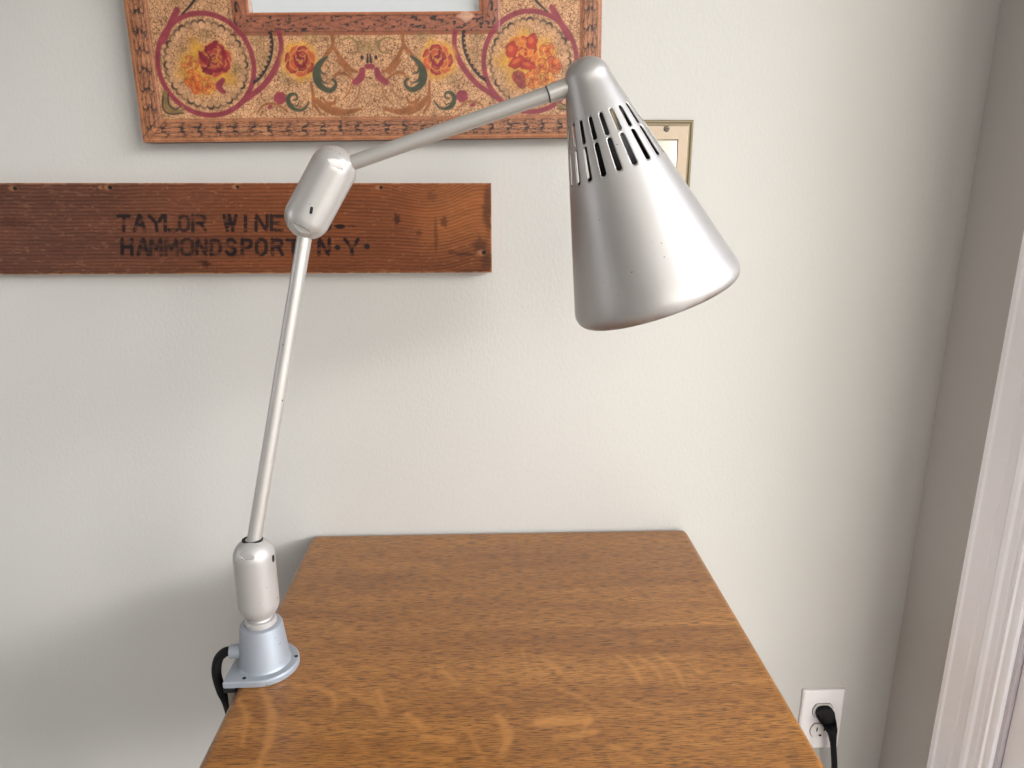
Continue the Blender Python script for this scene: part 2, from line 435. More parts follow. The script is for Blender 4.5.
# door casing: moulded profile, built up the far side, over the head and down the near side
CW = 0.101
prof = [(0, 0), (0, .016), (.015, .018), (.09, .018), (.115, .0155), (.38, .015), (.40, .0125), (.53, .0125), (.56, .0150), (.60, .0165), (.66, .0150), (.69, .0120), (.78, .0115),
        (.80, .0090), (.83, .0090), (.85, .0110), (.88, .0110), (.90, .0085), (.97, .0080), (1, .0065), (1, 0)]
prof = [(x*CW, y) for x, y in prof]
def casing(name, p0, p1, ex): structure(obj(name, extrude_profile(bmesh.new(), prof, p0, p1, ex, (-1, 0, 0)), M_TRIM, angle=25))
casing('trim_1', (XR, OP_Y0+CW-0.006, 0), (XR, OP_Y0+CW-0.006, OP_Z1+CW), (0, -1, 0))
casing('trim_2', (XR, OP_Y1-CW+0.006, 0), (XR, OP_Y1-CW+0.006, OP_Z1+CW), (0, 1, 0))
casing('trim_3', (XR, OP_Y1+0.006, OP_Z1+CW-0.006), (XR, OP_Y0-0.006, OP_Z1+CW-0.006), (0, 0, -1))
# jamb lining the opening
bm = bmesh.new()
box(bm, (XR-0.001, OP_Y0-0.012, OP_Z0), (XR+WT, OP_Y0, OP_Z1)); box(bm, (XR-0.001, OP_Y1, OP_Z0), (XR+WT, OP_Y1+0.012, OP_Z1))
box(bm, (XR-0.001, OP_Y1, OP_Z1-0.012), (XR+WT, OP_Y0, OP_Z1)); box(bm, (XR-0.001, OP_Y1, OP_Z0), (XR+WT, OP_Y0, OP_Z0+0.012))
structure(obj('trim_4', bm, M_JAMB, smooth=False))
# glazed door leaf
def glazed(name, glass_name, ylo, yhi, zlo, zhi, x0, x1, st):
    bm = bmesh.new()
    box(bm, (x0, ylo, zlo), (x1, ylo+st, zhi), 0.003); box(bm, (x0, yhi-st, zlo), (x1, yhi, zhi), 0.003)
    box(bm, (x0, ylo+st, zlo), (x1, yhi-st, zlo+st*1.3), 0.003); box(bm, (x0, ylo+st, zhi-st), (x1, yhi-st, zhi), 0.003)
    d = structure(obj(name, bm, M_TRIM, angle=30))
    g = obj(glass_name, box(bmesh.new(), ((x0+x1)/2-0.003, ylo+st, zlo+st*1.3), ((x0+x1)/2+0.003, yhi-st, zhi-st)), M_GLASS, d, smooth=False)
    return d
glazed('door_1', 'glass', OP_Y1+0.014, (OP_Y0+OP_Y1)/2, OP_Z0+0.014, OP_Z1-0.014, XR+0.004, XR+0.040, 0.036)
glazed('door_2', 'glass', (OP_Y0+OP_Y1)/2, OP_Y0-0.0125, OP_Z0+0.014, OP_Z1-0.014, XR+0.004, XR+0.040, 0.036)
# unseen window behind the photographer, added for fill light
bm = bmesh.new()
x0, x1, z0, z1 = W2; s = 0.05
box(bm, (x0, YF-0.09, z0), (x0+s, YF-0.04, z1)); box(bm, (x1-s, YF-0.09, z0), (x1, YF-0.04, z1))
box(bm, (x0+s, YF-0.09, z0), (x1-s, YF-0.04, z0+s)); box(bm, (x0+s, YF-0.09, z1-s), (x1-s, YF-0.04, z1))
w1 = structure(obj('fill_window_1', bm, M_TRIM, smooth=False))
obj('glass', box(bmesh.new(), (x0+s, YF-0.068, z0+s), (x1-s, YF-0.062, z1-s)), M_GLASS, w1, smooth=False)
# sheer sheet over it, added to give the mirror a bright pale reflection
bm = bmesh.new(); nx = 40
cols = [[bm.verts.new((x0+.004+(x1-x0-.008)*k/nx, YF-.022+.0015*math.sin(k*1.9), zz)) for zz in (z0+.004, z1-.004)] for k in range(nx+1)]
for A, B in zip(cols, cols[1:]): bm.faces.new((A[0], B[0], B[1], A[1]))
obj('fill_blind', bm, M_FILL_BLIND, w1)
x0, x1, z0, z1 = W4
bm = bmesh.new(); sd_ = .04
box(bm, (x0, YF-.09, z0), (x0+sd_, YF-.04, z1)); box(bm, (x1-sd_, YF-.09, z0), (x1, YF-.04, z1))
box(bm, (x0+sd_, YF-.09, z0), (x1-sd_, YF-.04, z0+sd_)); box(bm, (x0+sd_, YF-.09, z1-sd_), (x1-sd_, YF-.04, z1))
w3 = structure(obj('window_3', bm, M_TRIM, smooth=False))
obj('glass', box(bmesh.new(), (x0+sd_, YF-.068, z0+sd_), (x1-sd_, YF-.062, z1-sd_)), M_GLASS, w3, smooth=False)
# left window
bm = bmesh.new(); y0, y1, z0, z1 = W3
box(bm, (XL-.09, y0, z0), (XL-.04, y0+s, z1)); box(bm, (XL-.09, y1-s, z0), (XL-.04, y1, z1))
box(bm, (XL-.09, y0+s, z0), (XL-.04, y1-s, z0+s)); box(bm, (XL-.09, y0+s, z1-s), (XL-.04, y1-s, z1))
w2 = structure(obj('window_2', bm, M_TRIM, smooth=False))
obj('glass', box(bmesh.new(), (XL-.068, y0+s, z0+s), (XL-.062, y1-s, z1-s)), M_GLASS, w2, smooth=False)
# baseboards
def base(name, lo, hi): structure(obj(name, box(bmesh.new(), lo, hi, 0.004), M_TRIM, angle=30))
base('baseboard_back', (XL, -0.014, 0), (XR, 0, 0.11)); base('baseboard_left', (XL, YF+0.014, 0), (XL+0.014, -0.014, 0.11))
base('baseboard_front', (XL, YF, 0), (XR, YF+0.014, 0.11)); base('baseboard_right', (XR-0.014, OP_Y0+CW-0.004, 0), (XR, -0.014, 0.11))

# ------------------------------------------------------------------ the table
TZ = 0.7448
TX0, TX1, TY0, TY1 = -0.2695, 0.3095, -0.66, -0.004
table = thing('wooden_table', 'small varnished oak table with its back edge against the wall, under the lamp', 'table', ((TX0+TX1)/2, (TY0+TY1)/2, 0))
def tabletop():
    R, TH = 0.009, 0.026
    us = np.arange(TX0+R, TX1-R+1e-6, (TX1-TX0-2*R)/260); vs = np.arange(TY0+R, TY1-R+1e-6, (TY1-TY0-2*R)/290)
    nu, nv = len(us), len(vs)
    U, V = np.meshgrid(us, vs, indexing='ij'); U, V = U.ravel(), V.ravel()
    cv = Canvas(U, V, (0, 0, 0)); cv.aa = 0.003
    W = (1,)*3
    Z = lambda p: (lambda q: (q.x, q.y))(on_z(p[0], p[1], TZ))
    # ray flecks, as they lie in the front boards
    for pts, w, a in [
        ([(232, 690), (246, 715), (242, 745)], 3, .7), ([(262, 690), (272, 715), (268, 742), (258, 768)], 5, .7),
        ([(300, 685), (330, 692), (336, 712)], 3.5, .7), ([(345, 690), (372, 703), (382, 715)], 3.5, .6),
        ([(378, 690), (386, 712)], 5, .7), ([(408, 715), (421, 726)], 7, .8), ([(425, 738), (452, 741)], 9, .8),
        ([(440, 668), (458, 684)], 6, .7), ([(426, 670), (470, 676)], 4, .5), ([(498, 716), (508, 735), (502, 755)], 6, .7),
        ([(540, 722), (588, 720)], 11, .9), ([(556, 738), (596, 732)], 7, .8), ([(582, 735), (590, 715)], 4, .7),
        ([(618, 656), (634, 668), (642, 684)], 4, .75), ([(638, 656), (655, 668), (662, 680)], 4, .7), ([(656, 654), (674, 668), (684, 686)], 4, .7),
        ([(676, 654), (700, 672)], 3.5, .6), ([(545, 660), (560, 672)], 6, .6), ([(522, 650), (530, 680)], 4, .5),
        ([(600, 690), (640, 706), (690, 712)], 3, .5), ([(560, 690), (585, 700), (600, 712)], 4, .5), ([(480, 692), (510, 700)], 4, .5),
        ([(360, 668), (395, 672)], 4, .45), ([(330, 660), (352, 680)], 3, .5), ([(650, 728), (712, 735)], 4, .4),
        ([(720, 690), (752, 702)], 4, .4), ([(700, 750), (760, 756)], 4, .35), ([(300, 720), (316, 742)], 3, .4),
        ([(345, 730), (366, 752)], 3.5, .45), ([(470, 735), (484, 760)], 4, .5), ([(405, 752), (450, 760)], 4, .6),
        ([(610, 745), (640, 760)], 4, .45), ([(420, 640), (450, 648)], 3, .3), ([(600, 636), (650, 642)], 3, .3),
        ([(520, 600), (580, 604)], 2.5, .2), ([(640, 610), (690, 614)], 2.5, .2), ([(400, 610), (440, 612)], 2.5, .2)]:
        P = [Z(p) for p in pts]; w = w*0.0010
        cv.stroke(P, (w*0.6, w, w*0.5), W, alpha=a)
    # more of the same figure in the part of the top nearest the room
    rng = np.random.RandomState(5)
    for k in range(26):
        x, y = rng.uniform(TX0+.04, TX1-.04), rng.uniform(TY0+.02, -0.485); a = rng.uniform(-.9, .4)
        l = rng.uniform(.01, .03); cv.stroke([(x, y), (x+l*math.cos(a), y+l*math.sin(a))], (.002, .006, .002), W, alpha=rng.uniform(.4, .8))
    fl = cv.c[:, 0]*(0.30+1.0*fbm(U*110, V*520, 3, 2)); fl = np.clip(fl, 0, 1)
    verts = [(x, y, TZ) for x, y in zip(U, V)]; fv = list(fl)
    idx = lambda i, j: i*nv+j
    faces = [(idx(i, j), idx(i+1, j), idx(i+1, j+1), idx(i, j+1)) for i in range(nu-1) for j in range(nv-1)]
    loop = [(i, 0) for i in range(nu-1)]+[(nu-1, j) for j in range(nv-1)]+[(i, nv-1) for i in range(nu-1, 0, -1)]+[(0, j) for j in range(nv-1, 0, -1)]
    prev = [idx(i, j) for i, j in loop]
    def off(i, j):
        return ((-1 if i == 0 else 1 if i == nu-1 else 0), (-1 if j == 0 else 1 if j == nv-1 else 0))
    rings = [(R*math.sin(t), R*(1-math.cos(t))) for t in (PI/10, PI/5, 3*PI/10, 2*PI/5, PI/2)] + [(R, TH-R*.6), (R*.6, TH)]
    for out, dn in rings:
        cur = []
        for i, j in loop:
            dx, dy = off(i, j); s = 0.7071 if dx and dy else 1.0
            cur.append(len(verts)); verts.append((us[i]+dx*out*s, vs[j]+dy*out*s, TZ-dn)); fv.append(0.0)
        n = len(loop)
        faces += [(prev[k], cur[k], cur[(k+1) % n], prev[(k+1) % n]) for k in range(n)]
        prev = cur
    faces.append(tuple(prev))
    me = bpy.data.meshes.new('tabletop'); me.from_pydata(verts, [], faces); me.materials.append(M_OAK)
    f = me.attributes.new('fleck', 'FLOAT', 'POINT'); f.data.foreach_set('value', np.array(fv, np.float32))
    bm = bmesh.new(); bm.from_mesh(me); bmesh.ops.recalc_face_normals(bm, faces=bm.faces[:]); bm.to_mesh(me); bm.free()
    me.polygons.foreach_set('use_smooth', [True]*len(me.polygons)); me.set_sharp_from_angle(angle=math.radians(50))
    o = bpy.data.objects.new('tabletop', me); COL.objects.link(o); o.parent = table; o.matrix_parent_inverse = Matrix.Translation(-Vector(table.location))
tabletop()
zt = TZ-0.026; ins = 0.03; lg = 0.045
for sx in (0, 1):
    for sy in (0, 1):
        cx = TX0+ins+lg/2 if sx == 0 else TX1-ins-lg/2; cy = TY0+ins+lg/2 if sy == 0 else TY1-ins-lg/2
        bm = bmesh.new(); box(bm, (cx-lg/2, cy-lg/2, 0), (cx+lg/2, cy+lg/2, zt), 0.004)
        for v in bm.verts:
            if v.co.z < 0.4: v.co.x = cx+(v.co.x-cx)*0.72; v.co.y = cy+(v.co.y-cy)*0.72
        obj('leg', bm, M_OAK2, table, angle=30)
a0, a1 = TX0+ins, TX1-ins; b0, b1 = TY0+ins, TY1-ins
for lo, hi in (((a0+lg, b0+.008, zt-.10), (a1-lg, b0+.026, zt)), ((a0+lg, b1-.026, zt-.10), (a1-lg, b1-.008, zt)),
               ((a0+.008, b0+lg, zt-.10), (a0+.026, b1-lg, zt)), ((a1-.026, b0+lg, zt-.10), (a1-.008, b1-lg, zt))):
    obj('apron', box(bmesh.new(), lo, hi, 0.002), M_OAK2, table, angle=30)

# ------------------------------------------------------------------ painted leather mirror
FY = -0.024
FX0, FX1 = on_y(143, 139, FY).x, on_y(601, 100, FY).x
FZ0 = on_y(370, 139.8, FY).z
TILT = math.radians(0.8)
FWD = FX1-FX0; FHT = 0.74
MX0, MX1, MZ0 = on_y(251, 11, FY).x, on_y(481, 11, FY).x, on_y(370, 12, FY).z
MZ1 = FZ0+FHT-(MZ0-FZ0)
XM = (FX0+FX1)/2
mirror = thing('wall_mirror', 'wall mirror in a wide brown embossed frame painted with roses and crimson rings', 'mirror', (XM, 0, FZ0))
C_FIELD, C_BORD, C_INNER = lin(220, 170, 126), lin(190, 128, 92), lin(170, 106, 80)
C_CRIM, C_DEEP, C_ORG, C_YEL = lin(152, 60, 74), lin(136, 30, 46), lin(222, 120, 48), lin(226, 166, 66)
C_GRN, C_BLK, C_BRN, C_OLV = lin(74, 78, 58), lin(46, 36, 36), lin(166, 104, 58), lin(150, 124, 78)
mirror.rotation_euler = (0, -TILT, 0)          # it hangs a touch crooked
def level(x, y):
    q = on_y(x, y, FY); dx, dz = q.x-XM, q.z-FZ0
    return (XM+dx*math.cos(TILT)+dz*math.sin(TILT), FZ0-dx*math.sin(TILT)+dz*math.cos(TILT))
def paint_frame(U, V):
    cv = Canvas(U, V, C_FIELD)
    k = px_m(on_y(370, 70, FY))
    # broad tonal drift of the gilding
    cv.c *= (0.86+0.28*fbm(U*22, V*22, 11, 4))[:, None]
    dl, dr, db, dt = U-FX0, FX1-U, V-FZ0, FZ0+FHT-V
    do = np.minimum(np.minimum(dl, dr), np.minimum(db, dt))                       # from the outer edge
    di = np.maximum(np.maximum(MX0-U, U-MX1), np.maximum(MZ0-V, V-MZ1))           # from the mirror opening
    OB, IB = 0.0285, 0.0265
    IBK = np.where((MX0-U > 0) & (MX0-U >= MZ0-V), .0215, IB)
    P0 = level
    imask = sstep(IBK+.0006, IBK-.0006, di)
    cv.put(imask, C_INNER, .3)
    al2 = np.where((di == MX0-U) | (di == U-MX1), V, U-XM)
    scr = sstep(.60, .72, fbm(al2*210, di*420, 41, 3)); cv.put(imask*np.clip(scr*1.2, 0, 1)*sstep(.002, .004, di)*sstep(.024, .021, di), C_BLK, .2)
    ph2 = (np.abs(al2)/.026) % 1.0; o2 = di-.0135
    lf2 = sstep(.0013, .0003, np.abs(np.abs(o2)-.0065*(1-ph2)))
    cv.put(imask*lf2*.7*(.3+.7*vnoise(U*240, V*240, 51)), C_BLK, .2)
    for r_ in (.0225, .0042): cv.put(sstep(.001, .0003, np.abs(di-r_))*imask*.6, lin(90, 46, 30), .3)
    cv.put(sstep(.0026, .0014, di)*.8, lin(196, 122, 76), .2)
    for up in (0, 1):                       # the lower band as photographed, its mirror image along the top
        for mir in (0, 1):
            def P(x, y):
                u, w = level(x, y)
                if mir: u = 2*XM-u
                if up: w = 2*FZ0+FHT-w
                return (u, w)
            S = lambda pts, w, col, **kw: cv.stroke([P(*p) for p in pts], tuple(x*k for x in w) if isinstance(w, tuple) else w*k, col, **kw)
            D = lambda p, rx, ry, col, **kw: cv.disc(P(*p), rx*k, ry*k, col, **kw)
            # brown tooled acanthus
            S([(332.5, 33), (332.5, 46), (328, 52), (323, 60), (322, 66)], (1.6, 2.2, 1.2), C_BRN, keep=.5)
            S([(333, 46), (341, 59), (350, 69), (357, 72)], (1.6, 2.8, 1.6), C_BRN, keep=.5)
            S([(337, 60), (345, 69), (352, 75)], (1.2, 1.6, .8), C_BRN, keep=.5); S([(333, 80), (337, 74), (345, 74), (353, 79)], (1, 1.8, 1), C_BRN, keep=.5)
            S([(311, 82), (313, 95), (314, 104), (321, 114)], (1.2, 2, 1.2), C_BRN, keep=.5)
            S([(316, 100), (324, 107), (334, 111), (347, 112), (360, 109)], (2.6, 4.2, 1.4), C_BRN, keep=.55)
            S([(322, 97), (327, 103), (334, 103), (336, 97)], (1, 2, 1), C_BRN, keep=.5)
            S([(352, 82), (349, 92), (342, 100)], (.6, .9, .5), C_BRN); S([(360, 84), (358, 96), (350, 106)], (.6, .9, .5), C_BRN)
            S([(258, 112), (264, 105), (276, 104), (288, 112)], (.7, 1.2, .7), C_BRN, keep=.5)
            S([(340, 40), (350, 38), (358, 44), (356, 52), (348, 53)], (.7, 1.3, .6), C_OLV, keep=.6)
            D((364, 47), 7, 7, C_OLV, keep=.8, alpha=.55, soft=.4)
            D((312, 38), 9, 5, C_OLV, keep=.8, alpha=.5, soft=.4); D((286, 80), 6, 9, C_OLV, rot=.4, keep=.8, alpha=.45, soft=.4)
            D((262, 58), 7, 10, C_OLV, keep=.8, alpha=.4, soft=.4); D((258, 40), 7, 6, C_OLV, keep=.8, alpha=.5, soft=.4)
            # big ring of the corner medallion with its tail, scalloped black ring inside
            c = P(206, 65); r = 46.8*k
            dd = np.hypot(cv.U-c[0], (cv.V-c[1]))
            cv.put(sstep(r+2.9*k, r+2.1*k, dd)*sstep(r-2.9*k, r-2.1*k, dd), C_CRIM, .35, h=.6)
            S([(177, 10), (170, 25), (164, 42)], (3.0, 3.0, 2.2), C_CRIM, keep=.35)
            S([(196, -2), (189, 7), (182, 14)], (1.4, 1.2, .8), C_BLK)
            for q, t in enumerate(np.linspace(0, 2*PI, 36, endpoint=False)):
                cv.disc((c[0]+38.2*k*math.cos(t), c[1]+38.2*k*math.sin(t)), 3.7*k, 3.7*k, C_BLK, rot=t, keep=.3, alpha=.75+.25*math.sin(q*2.1+1))
            for t in np.linspace(0, 2*PI, 36, endpoint=False):
                cv.disc((c[0]+36.3*k*math.cos(t), c[1]+36.3*k*math.sin(t)), 3.1*k, 3.1*k, tuple(v*(.9+.14*math.sin(t*9)) for v in C_FIELD), keep=.8)
            D((182, 55), 6, 8, C_OLV, keep=.7, alpha=.5, soft=.4); D((232, 80), 7, 6, C_OLV, keep=.7, alpha=.5, soft=.4); D((205, 34), 6, 5, C_OLV, keep=.7, alpha=.5, soft=.4)
            D((236, 68), 5, 7, C_OLV, keep=.7, alpha=.5, soft=.4)
            # second crimson arc with a scalloped line
            S([(279, 32), (281.5, 46), (279.5, 58), (274, 71), (264, 85), (252, 95), (244, 101)], (2.4, 3.0, 2.4), C_CRIM, keep=.35, h=.6)
            pts = [(271, 33), (272.5, 42), (272, 52), (269.5, 62), (264.5, 72), (259, 79), (254, 83)]
            S(pts, 1.1, C_BLK)
            for a, b in zip(pts, pts[1:]):
                for t in (0, .5): D((a[0]+(b[0]-a[0])*t-1.2, a[1]+(b[1]-a[1])*t), 1.8, 1.6, C_BLK)
            # rose between the arc and the scrolls
            def rose(x, y, R_, outer, inner, edge, seed=0, sq=1.0):
                rg = np.random.RandomState(seed); a0 = rg.rand()*6
                for ring, n, rad, pr, pw in ((0, 7, .66, .40, .30), (1, 5, .40, .32, .24), (2, 3, .18, .22, .15)):
                    for q in range(n):
                        t = a0+ring*.5+q*2*PI/n+rg.uniform(-.15, .15); cx_, cy_ = x+R_*rad*math.cos(t), y+R_*rad*math.sin(t)*sq
                        col = (outer, inner)[(q+ring) % 2] if ring < 2 else outer
                        col = tuple(v*rg.uniform(.82, 1.12) for v in col); rr = (t+PI/2)*(1 if up else -1)*(-1 if mir else 1)
                        D((cx_, cy_), R_*(pr+.05), R_*(pw+.05), edge, rot=rr, wob=.05, seed=q)
                        D((cx_, cy_), R_*pr, R_*pw, col, rot=rr, wob=.05, seed=q, h=.4)
                        D((cx_+R_*.10*math.cos(t), cy_+R_*.10*math.sin(t)), R_*pr*.55, R_*pw*.35, inner, rot=rr, soft=.5, alpha=.6)
                S([(x-R_*.16, y-R_*.05), (x, y-R_*.16), (x+R_*.15, y), (x, y+R_*.14), (x-R_*.06, y)], R_*.035, edge)
            D((300, 61), 18, 18, C_YEL, keep=.25, soft=.25, wob=.06, seed=mir)
            rose(300, 61, 16, lin(156, 40, 52), lin(206, 98, 58), lin(222, 160, 84), 3+mir)
            S([(294, 56), (296, 64), (301, 67), (306, 62), (307, 55)], (.9, 1.5, .8), C_DEEP); S([(297, 52), (299, 58), (303, 58)], (1.2, 1.5, .8), C_DEEP)
            D((280, 98), 6.4, 6.0, C_CRIM, rot=.5, wob=.05); D((270, 107), 3, 2, C_CRIM, rot=.4)
            # green scrolls
            S([(327, 57), (320, 63), (316, 73), (317.5, 82), (323, 88), (330, 90.5), (335, 87), (335.5, 82), (332, 79.5)], (1.2, 3.6, 3.4, 2.6, 1.8, 1.2), C_GRN, h=.5)
            S([(319, 72), (322, 81), (329, 84)], (1.2, 1.3, .7), C_GRN); S([(319, 66), (322, 73), (327, 74)], (.8, 1.2, .6), C_GRN)
            S([(309, 102), (304, 109), (297, 110), (290.5, 106), (288, 99), (291, 94.5), (296, 94.5), (297, 99), (293.5, 100)], (.9, 1.6, 2.6, 2.0, 1.2, .9), C_GRN, h=.5)
            S([(292, 104), (297, 106), (299, 102)], (.6, .9, .5), C_GRN)
            S([(165, 93), (166, 104), (172, 111), (181, 111), (183, 107)], (2.5, 4, 3, 2, 1), C_OLV, keep=.5); S([(168, 94), (169, 104), (175, 109), (180, 107)], (.7, .9, .6), C_BLK); S([(163, 96), (163, 108), (170, 114), (184, 113)], (.7, .9, .6), C_BLK)
            # centre flower
            S([(362.5, 70), (361, 77), (355, 82.5)], (2.8, 3.8, 3.0), C_CRIM, keep=.2, wear=None)
            D((362, 57.5), 1.8, 2.2, C_BLK); S([(367.5, 54), (367.5, 62)], (.8, 1.5), C_BLK); D((367.5, 66.5), 3.4, 2.8, C_CRIM)
            # bouquet in the medallion: crimson/orange mix differs left and right
            if not mir:
                D((206, 67), 25, 23, C_YEL, keep=.3, soft=.35, wob=.12, seed=1)
                EDG = lin(140, 76, 44)
                rose(190, 64, 8.5, lin(214, 110, 52), lin(232, 168, 84), EDG, 11); rose(193, 79, 9.5, lin(222, 104, 44), lin(234, 152, 66), EDG, 12)
                rose(208, 86, 9, lin(226, 120, 52), lin(236, 166, 84), EDG, 13); rose(197, 88, 6.5, lin(208, 74, 38), lin(230, 140, 62), EDG, 14)
                rose(215, 60, 17, lin(142, 36, 50), lin(178, 72, 62), lin(206, 132, 70), 15)
                for (x, y, rx, ry, a) in [(212, 46, 8, 3.0, .6), (203, 58, 2.6, 7, .5), (224, 54, 2.6, 6, .2), (208, 70, 6, 2.0, -.3), (219, 70, 6, 2.0, .3)]:
                    D((x, y), rx, ry, C_DEEP, rot=a if not up else -a, wob=.08)
                S([(205, 50), (210, 58), (208, 66), (202, 72)], (.5, .8, .5), lin(96, 20, 36)); S([(219, 50), (217, 58), (222, 64)], (.5, .8, .5), lin(214, 140, 66))
                S([(223, 80), (219, 86), (222, 91)], (2.4, 3.6, 2.4), C_CRIM); D((224, 92), 2.4, 2, C_CRIM)
            else:
                D((209, 63), 27, 25, C_YEL, keep=.3, soft=.35, wob=.1, seed=2)
                Q = lambda x: 734.8-x
                EDG = lin(116, 52, 32)
                for (x, y, r_, o_, n_, sd) in [(548, 54, 8.5, (214, 96, 44), (232, 150, 66), 21), (552, 69, 9, (206, 84, 44), (226, 128, 62), 22), (543, 83, 9, (220, 124, 52), (236, 166, 84), 23), (529, 83, 9, (216, 112, 46), (234, 160, 76), 24),
                                               (539, 70, 9, (214, 100, 44), (232, 146, 64), 25), (515, 80, 7, (150, 56, 58), (186, 84, 64), 26), (517, 87, 5, (146, 48, 56), (176, 80, 66), 27)]:
                    rose(Q(x), y, r_, lin(*o_), lin(*n_), EDG, sd)
                rose(Q(522), 55, 17, lin(184, 50, 34), lin(218, 116, 48), lin(228, 152, 62), 28)
                for (x, y, rx, ry, a) in [(533, 44, 5, 7, .3), (511, 52, 5.5, 7, .2), (515, 65, 8, 4.5, -.5), (526, 68, 7, 4, .2)]:
                    D((Q(x), y), rx+.6, ry+.6, lin(110, 30, 26), rot=-a, wob=.07); D((Q(x), y), rx, ry, lin(186, 54, 34), rot=-a, wob=.07, h=.5); D((Q(x-1), y-1), rx*.5, ry*.4, lin(216, 104, 50), rot=-a, soft=.5)
    # side posts between the corner medallions: repeat of scroll, rose and arc
    for mir in (0, 1):
        sx = (lambda u: 2*XM-u) if mir else (lambda u: u)
        for q in range(3):
            zc = FZ0+0.245+q*0.125; xc = (FX0+OB+MX0-IB)/2
            cv.disc((sx(xc), zc), .023, .023, C_YEL, soft=.25, wob=.06, keep=.25); cv.disc((sx(xc), zc), .019, .019, lin(206, 96, 58), wob=.07)
            for t in np.linspace(0, 2*PI, 7, endpoint=False): cv.disc((sx(xc+.013*math.cos(t)), zc+.013*math.sin(t)), .006, .0035, C_DEEP, rot=t)
            cv.stroke([(sx(xc-.02), zc+.03), (sx(xc-.028), zc+.05), (sx(xc-.01), zc+.062), (sx(xc+.005), zc+.052)], (.0015, .0045, .003, .0015), C_GRN)
    # borders
    # distance along the border for the leaf garland
    nearest = np.argmin(np.stack([dl, dr, db, dt]), 0)
    along = np.where(nearest < 2, V-FZ0, U-XM)
    bmask = sstep(OB+.0006, OB-.0006, do)
    cv.put(bmask, C_BORD, .35)
    cv.c *= (1-bmask*(0.14-0.3*fbm(along*60, do*260, 31, 3)+.02))[:, None]
    mid = .0148; per = 0.0225
    # garland of pointed leaves: three lobes abreast, inked in the gaps round their tips
    off = do-mid+.0007*(vnoise(along*120, do*0+2, 19)-.5)
    jit = .22*(vnoise(along*90, off*300, 18)-.5)
    ph = (np.abs(along)/per+jit) % 1.0
    n1, n2, n3 = vnoise(U*330, V*330, 8), vnoise(U*120, V*120, 9), vnoise(U*520, V*520, 10)
    ink = np.zeros(len(U))
    inside = np.zeros(len(U))
    for c0, hw0, p0 in ((0.0, .0034, 0.0), (-.0058, .0026, .18), (.0058, .0026, .18)):
        p = (ph+p0) % 1.0; hw = hw0*np.clip(1-p, 0, 1)**.55*(.75+.25*np.clip(p*5, 0, 1))
        d = np.abs(off-c0)-hw
        ink = np.maximum(ink, sstep(.0010, .0002, np.abs(d))*(.25+.75*n1)); inside = np.maximum(inside, sstep(.0002, -.0004, d))
        ink = np.maximum(ink, sstep(.0006, .0001, np.abs(off-c0))*sstep(.5, .2, p)*sstep(.45, .6, n1)*.8)
    gapk = (1-inside)*sstep(.58, .85, ph)*sstep(.0095, .0075, np.abs(off))
    ink = np.maximum(ink*.8, gapk*(.55+.45*n2)*sstep(.12, .3, n1+.12))
    ink = np.maximum(ink, sstep(.012, .009, np.abs(off))*sstep(.70, .80, fbm(along*260, off*900, 14, 2))*.55)
    cv.put(bmask*np.clip(ink*1.45, 0, 1), C_BLK, .2)
    cv.put(bmask*inside*sstep(.6, .9, n2)*.35, lin(214, 158, 112), .3)
    for r_, a_ in ((.0022, .55), (.0052, .55), (.0245, .55), (.0275, .4)):
        cv.put(sstep(.0011, .0003, np.abs(do-r_))*bmask*a_*(0.5+.5*vnoise(U*150, V*150, 17)), lin(92, 50, 32), .3)
    cv.put(sstep(.0016, .0004, np.abs(do-.0037))*bmask*.35, lin(226, 158, 104), .3)
    # mitre stroke in the corners
    dg = np.abs(np.minimum(dl, dr)-np.minimum(db, dt))
    cv.put(sstep(.006, .005, dg)*bmask*.35, C_BORD, .3); cv.put(sstep(.0012, .0004, np.abs(dg-.0055))*bmask*.6, C_BLK, .3)
    # relief: rolled rims at the outside and around the mirror
    cv.h = cv.h*.3 + 2.2*np.sqrt(np.clip(1-((do-.013)/.0135)**2, 0, 1)) + 2.6*np.sqrt(np.clip(1-((di-.0125)/.013)**2, 0, 1))
    # scuffed corner of the inner rim
    s = P0(466, 16); cv.put(sstep(1.15, .75, np.abs(U-s[0])/.012+np.abs(V-s[1])/.008)*imask*.75, lin(222, 176, 150), .3)
    return cv
us = np.linspace(FX0, FX1, 620)
vs = np.concatenate([np.arange(FZ0, FZ0+0.24, 0.00098), np.arange(FZ0+0.24, FZ0+FHT, 0.0021), [FZ0+FHT]])
def snap(a, v): a[np.argmin(np.abs(a-v))] = v
for v in (MX0, MX1): snap(us, v)
for v in (MZ0, MZ1): snap(vs, v)
grid_part('frame', us, vs, lambda u, v: ~((u > MX0) & (u < MX1) & (v > MZ0) & (v < MZ1)), M_LEATHER, mirror, FY, 0.0, paint_frame, 0.0006, lin(120, 70, 42))
obj('mirror_pane', box(bmesh.new(), (MX0-.0005, -0.016, MZ0-.0005), (MX1+.0005, -0.012, MZ1+.0005)), M_MIRROR, mirror, smooth=False)
obj('backing', box(bmesh.new(), (MX0-.0005, -0.012, MZ0-.0005), (MX1+.0005, 0.0, MZ1+.0005)), M_DARKWOOD, mirror, smooth=False)

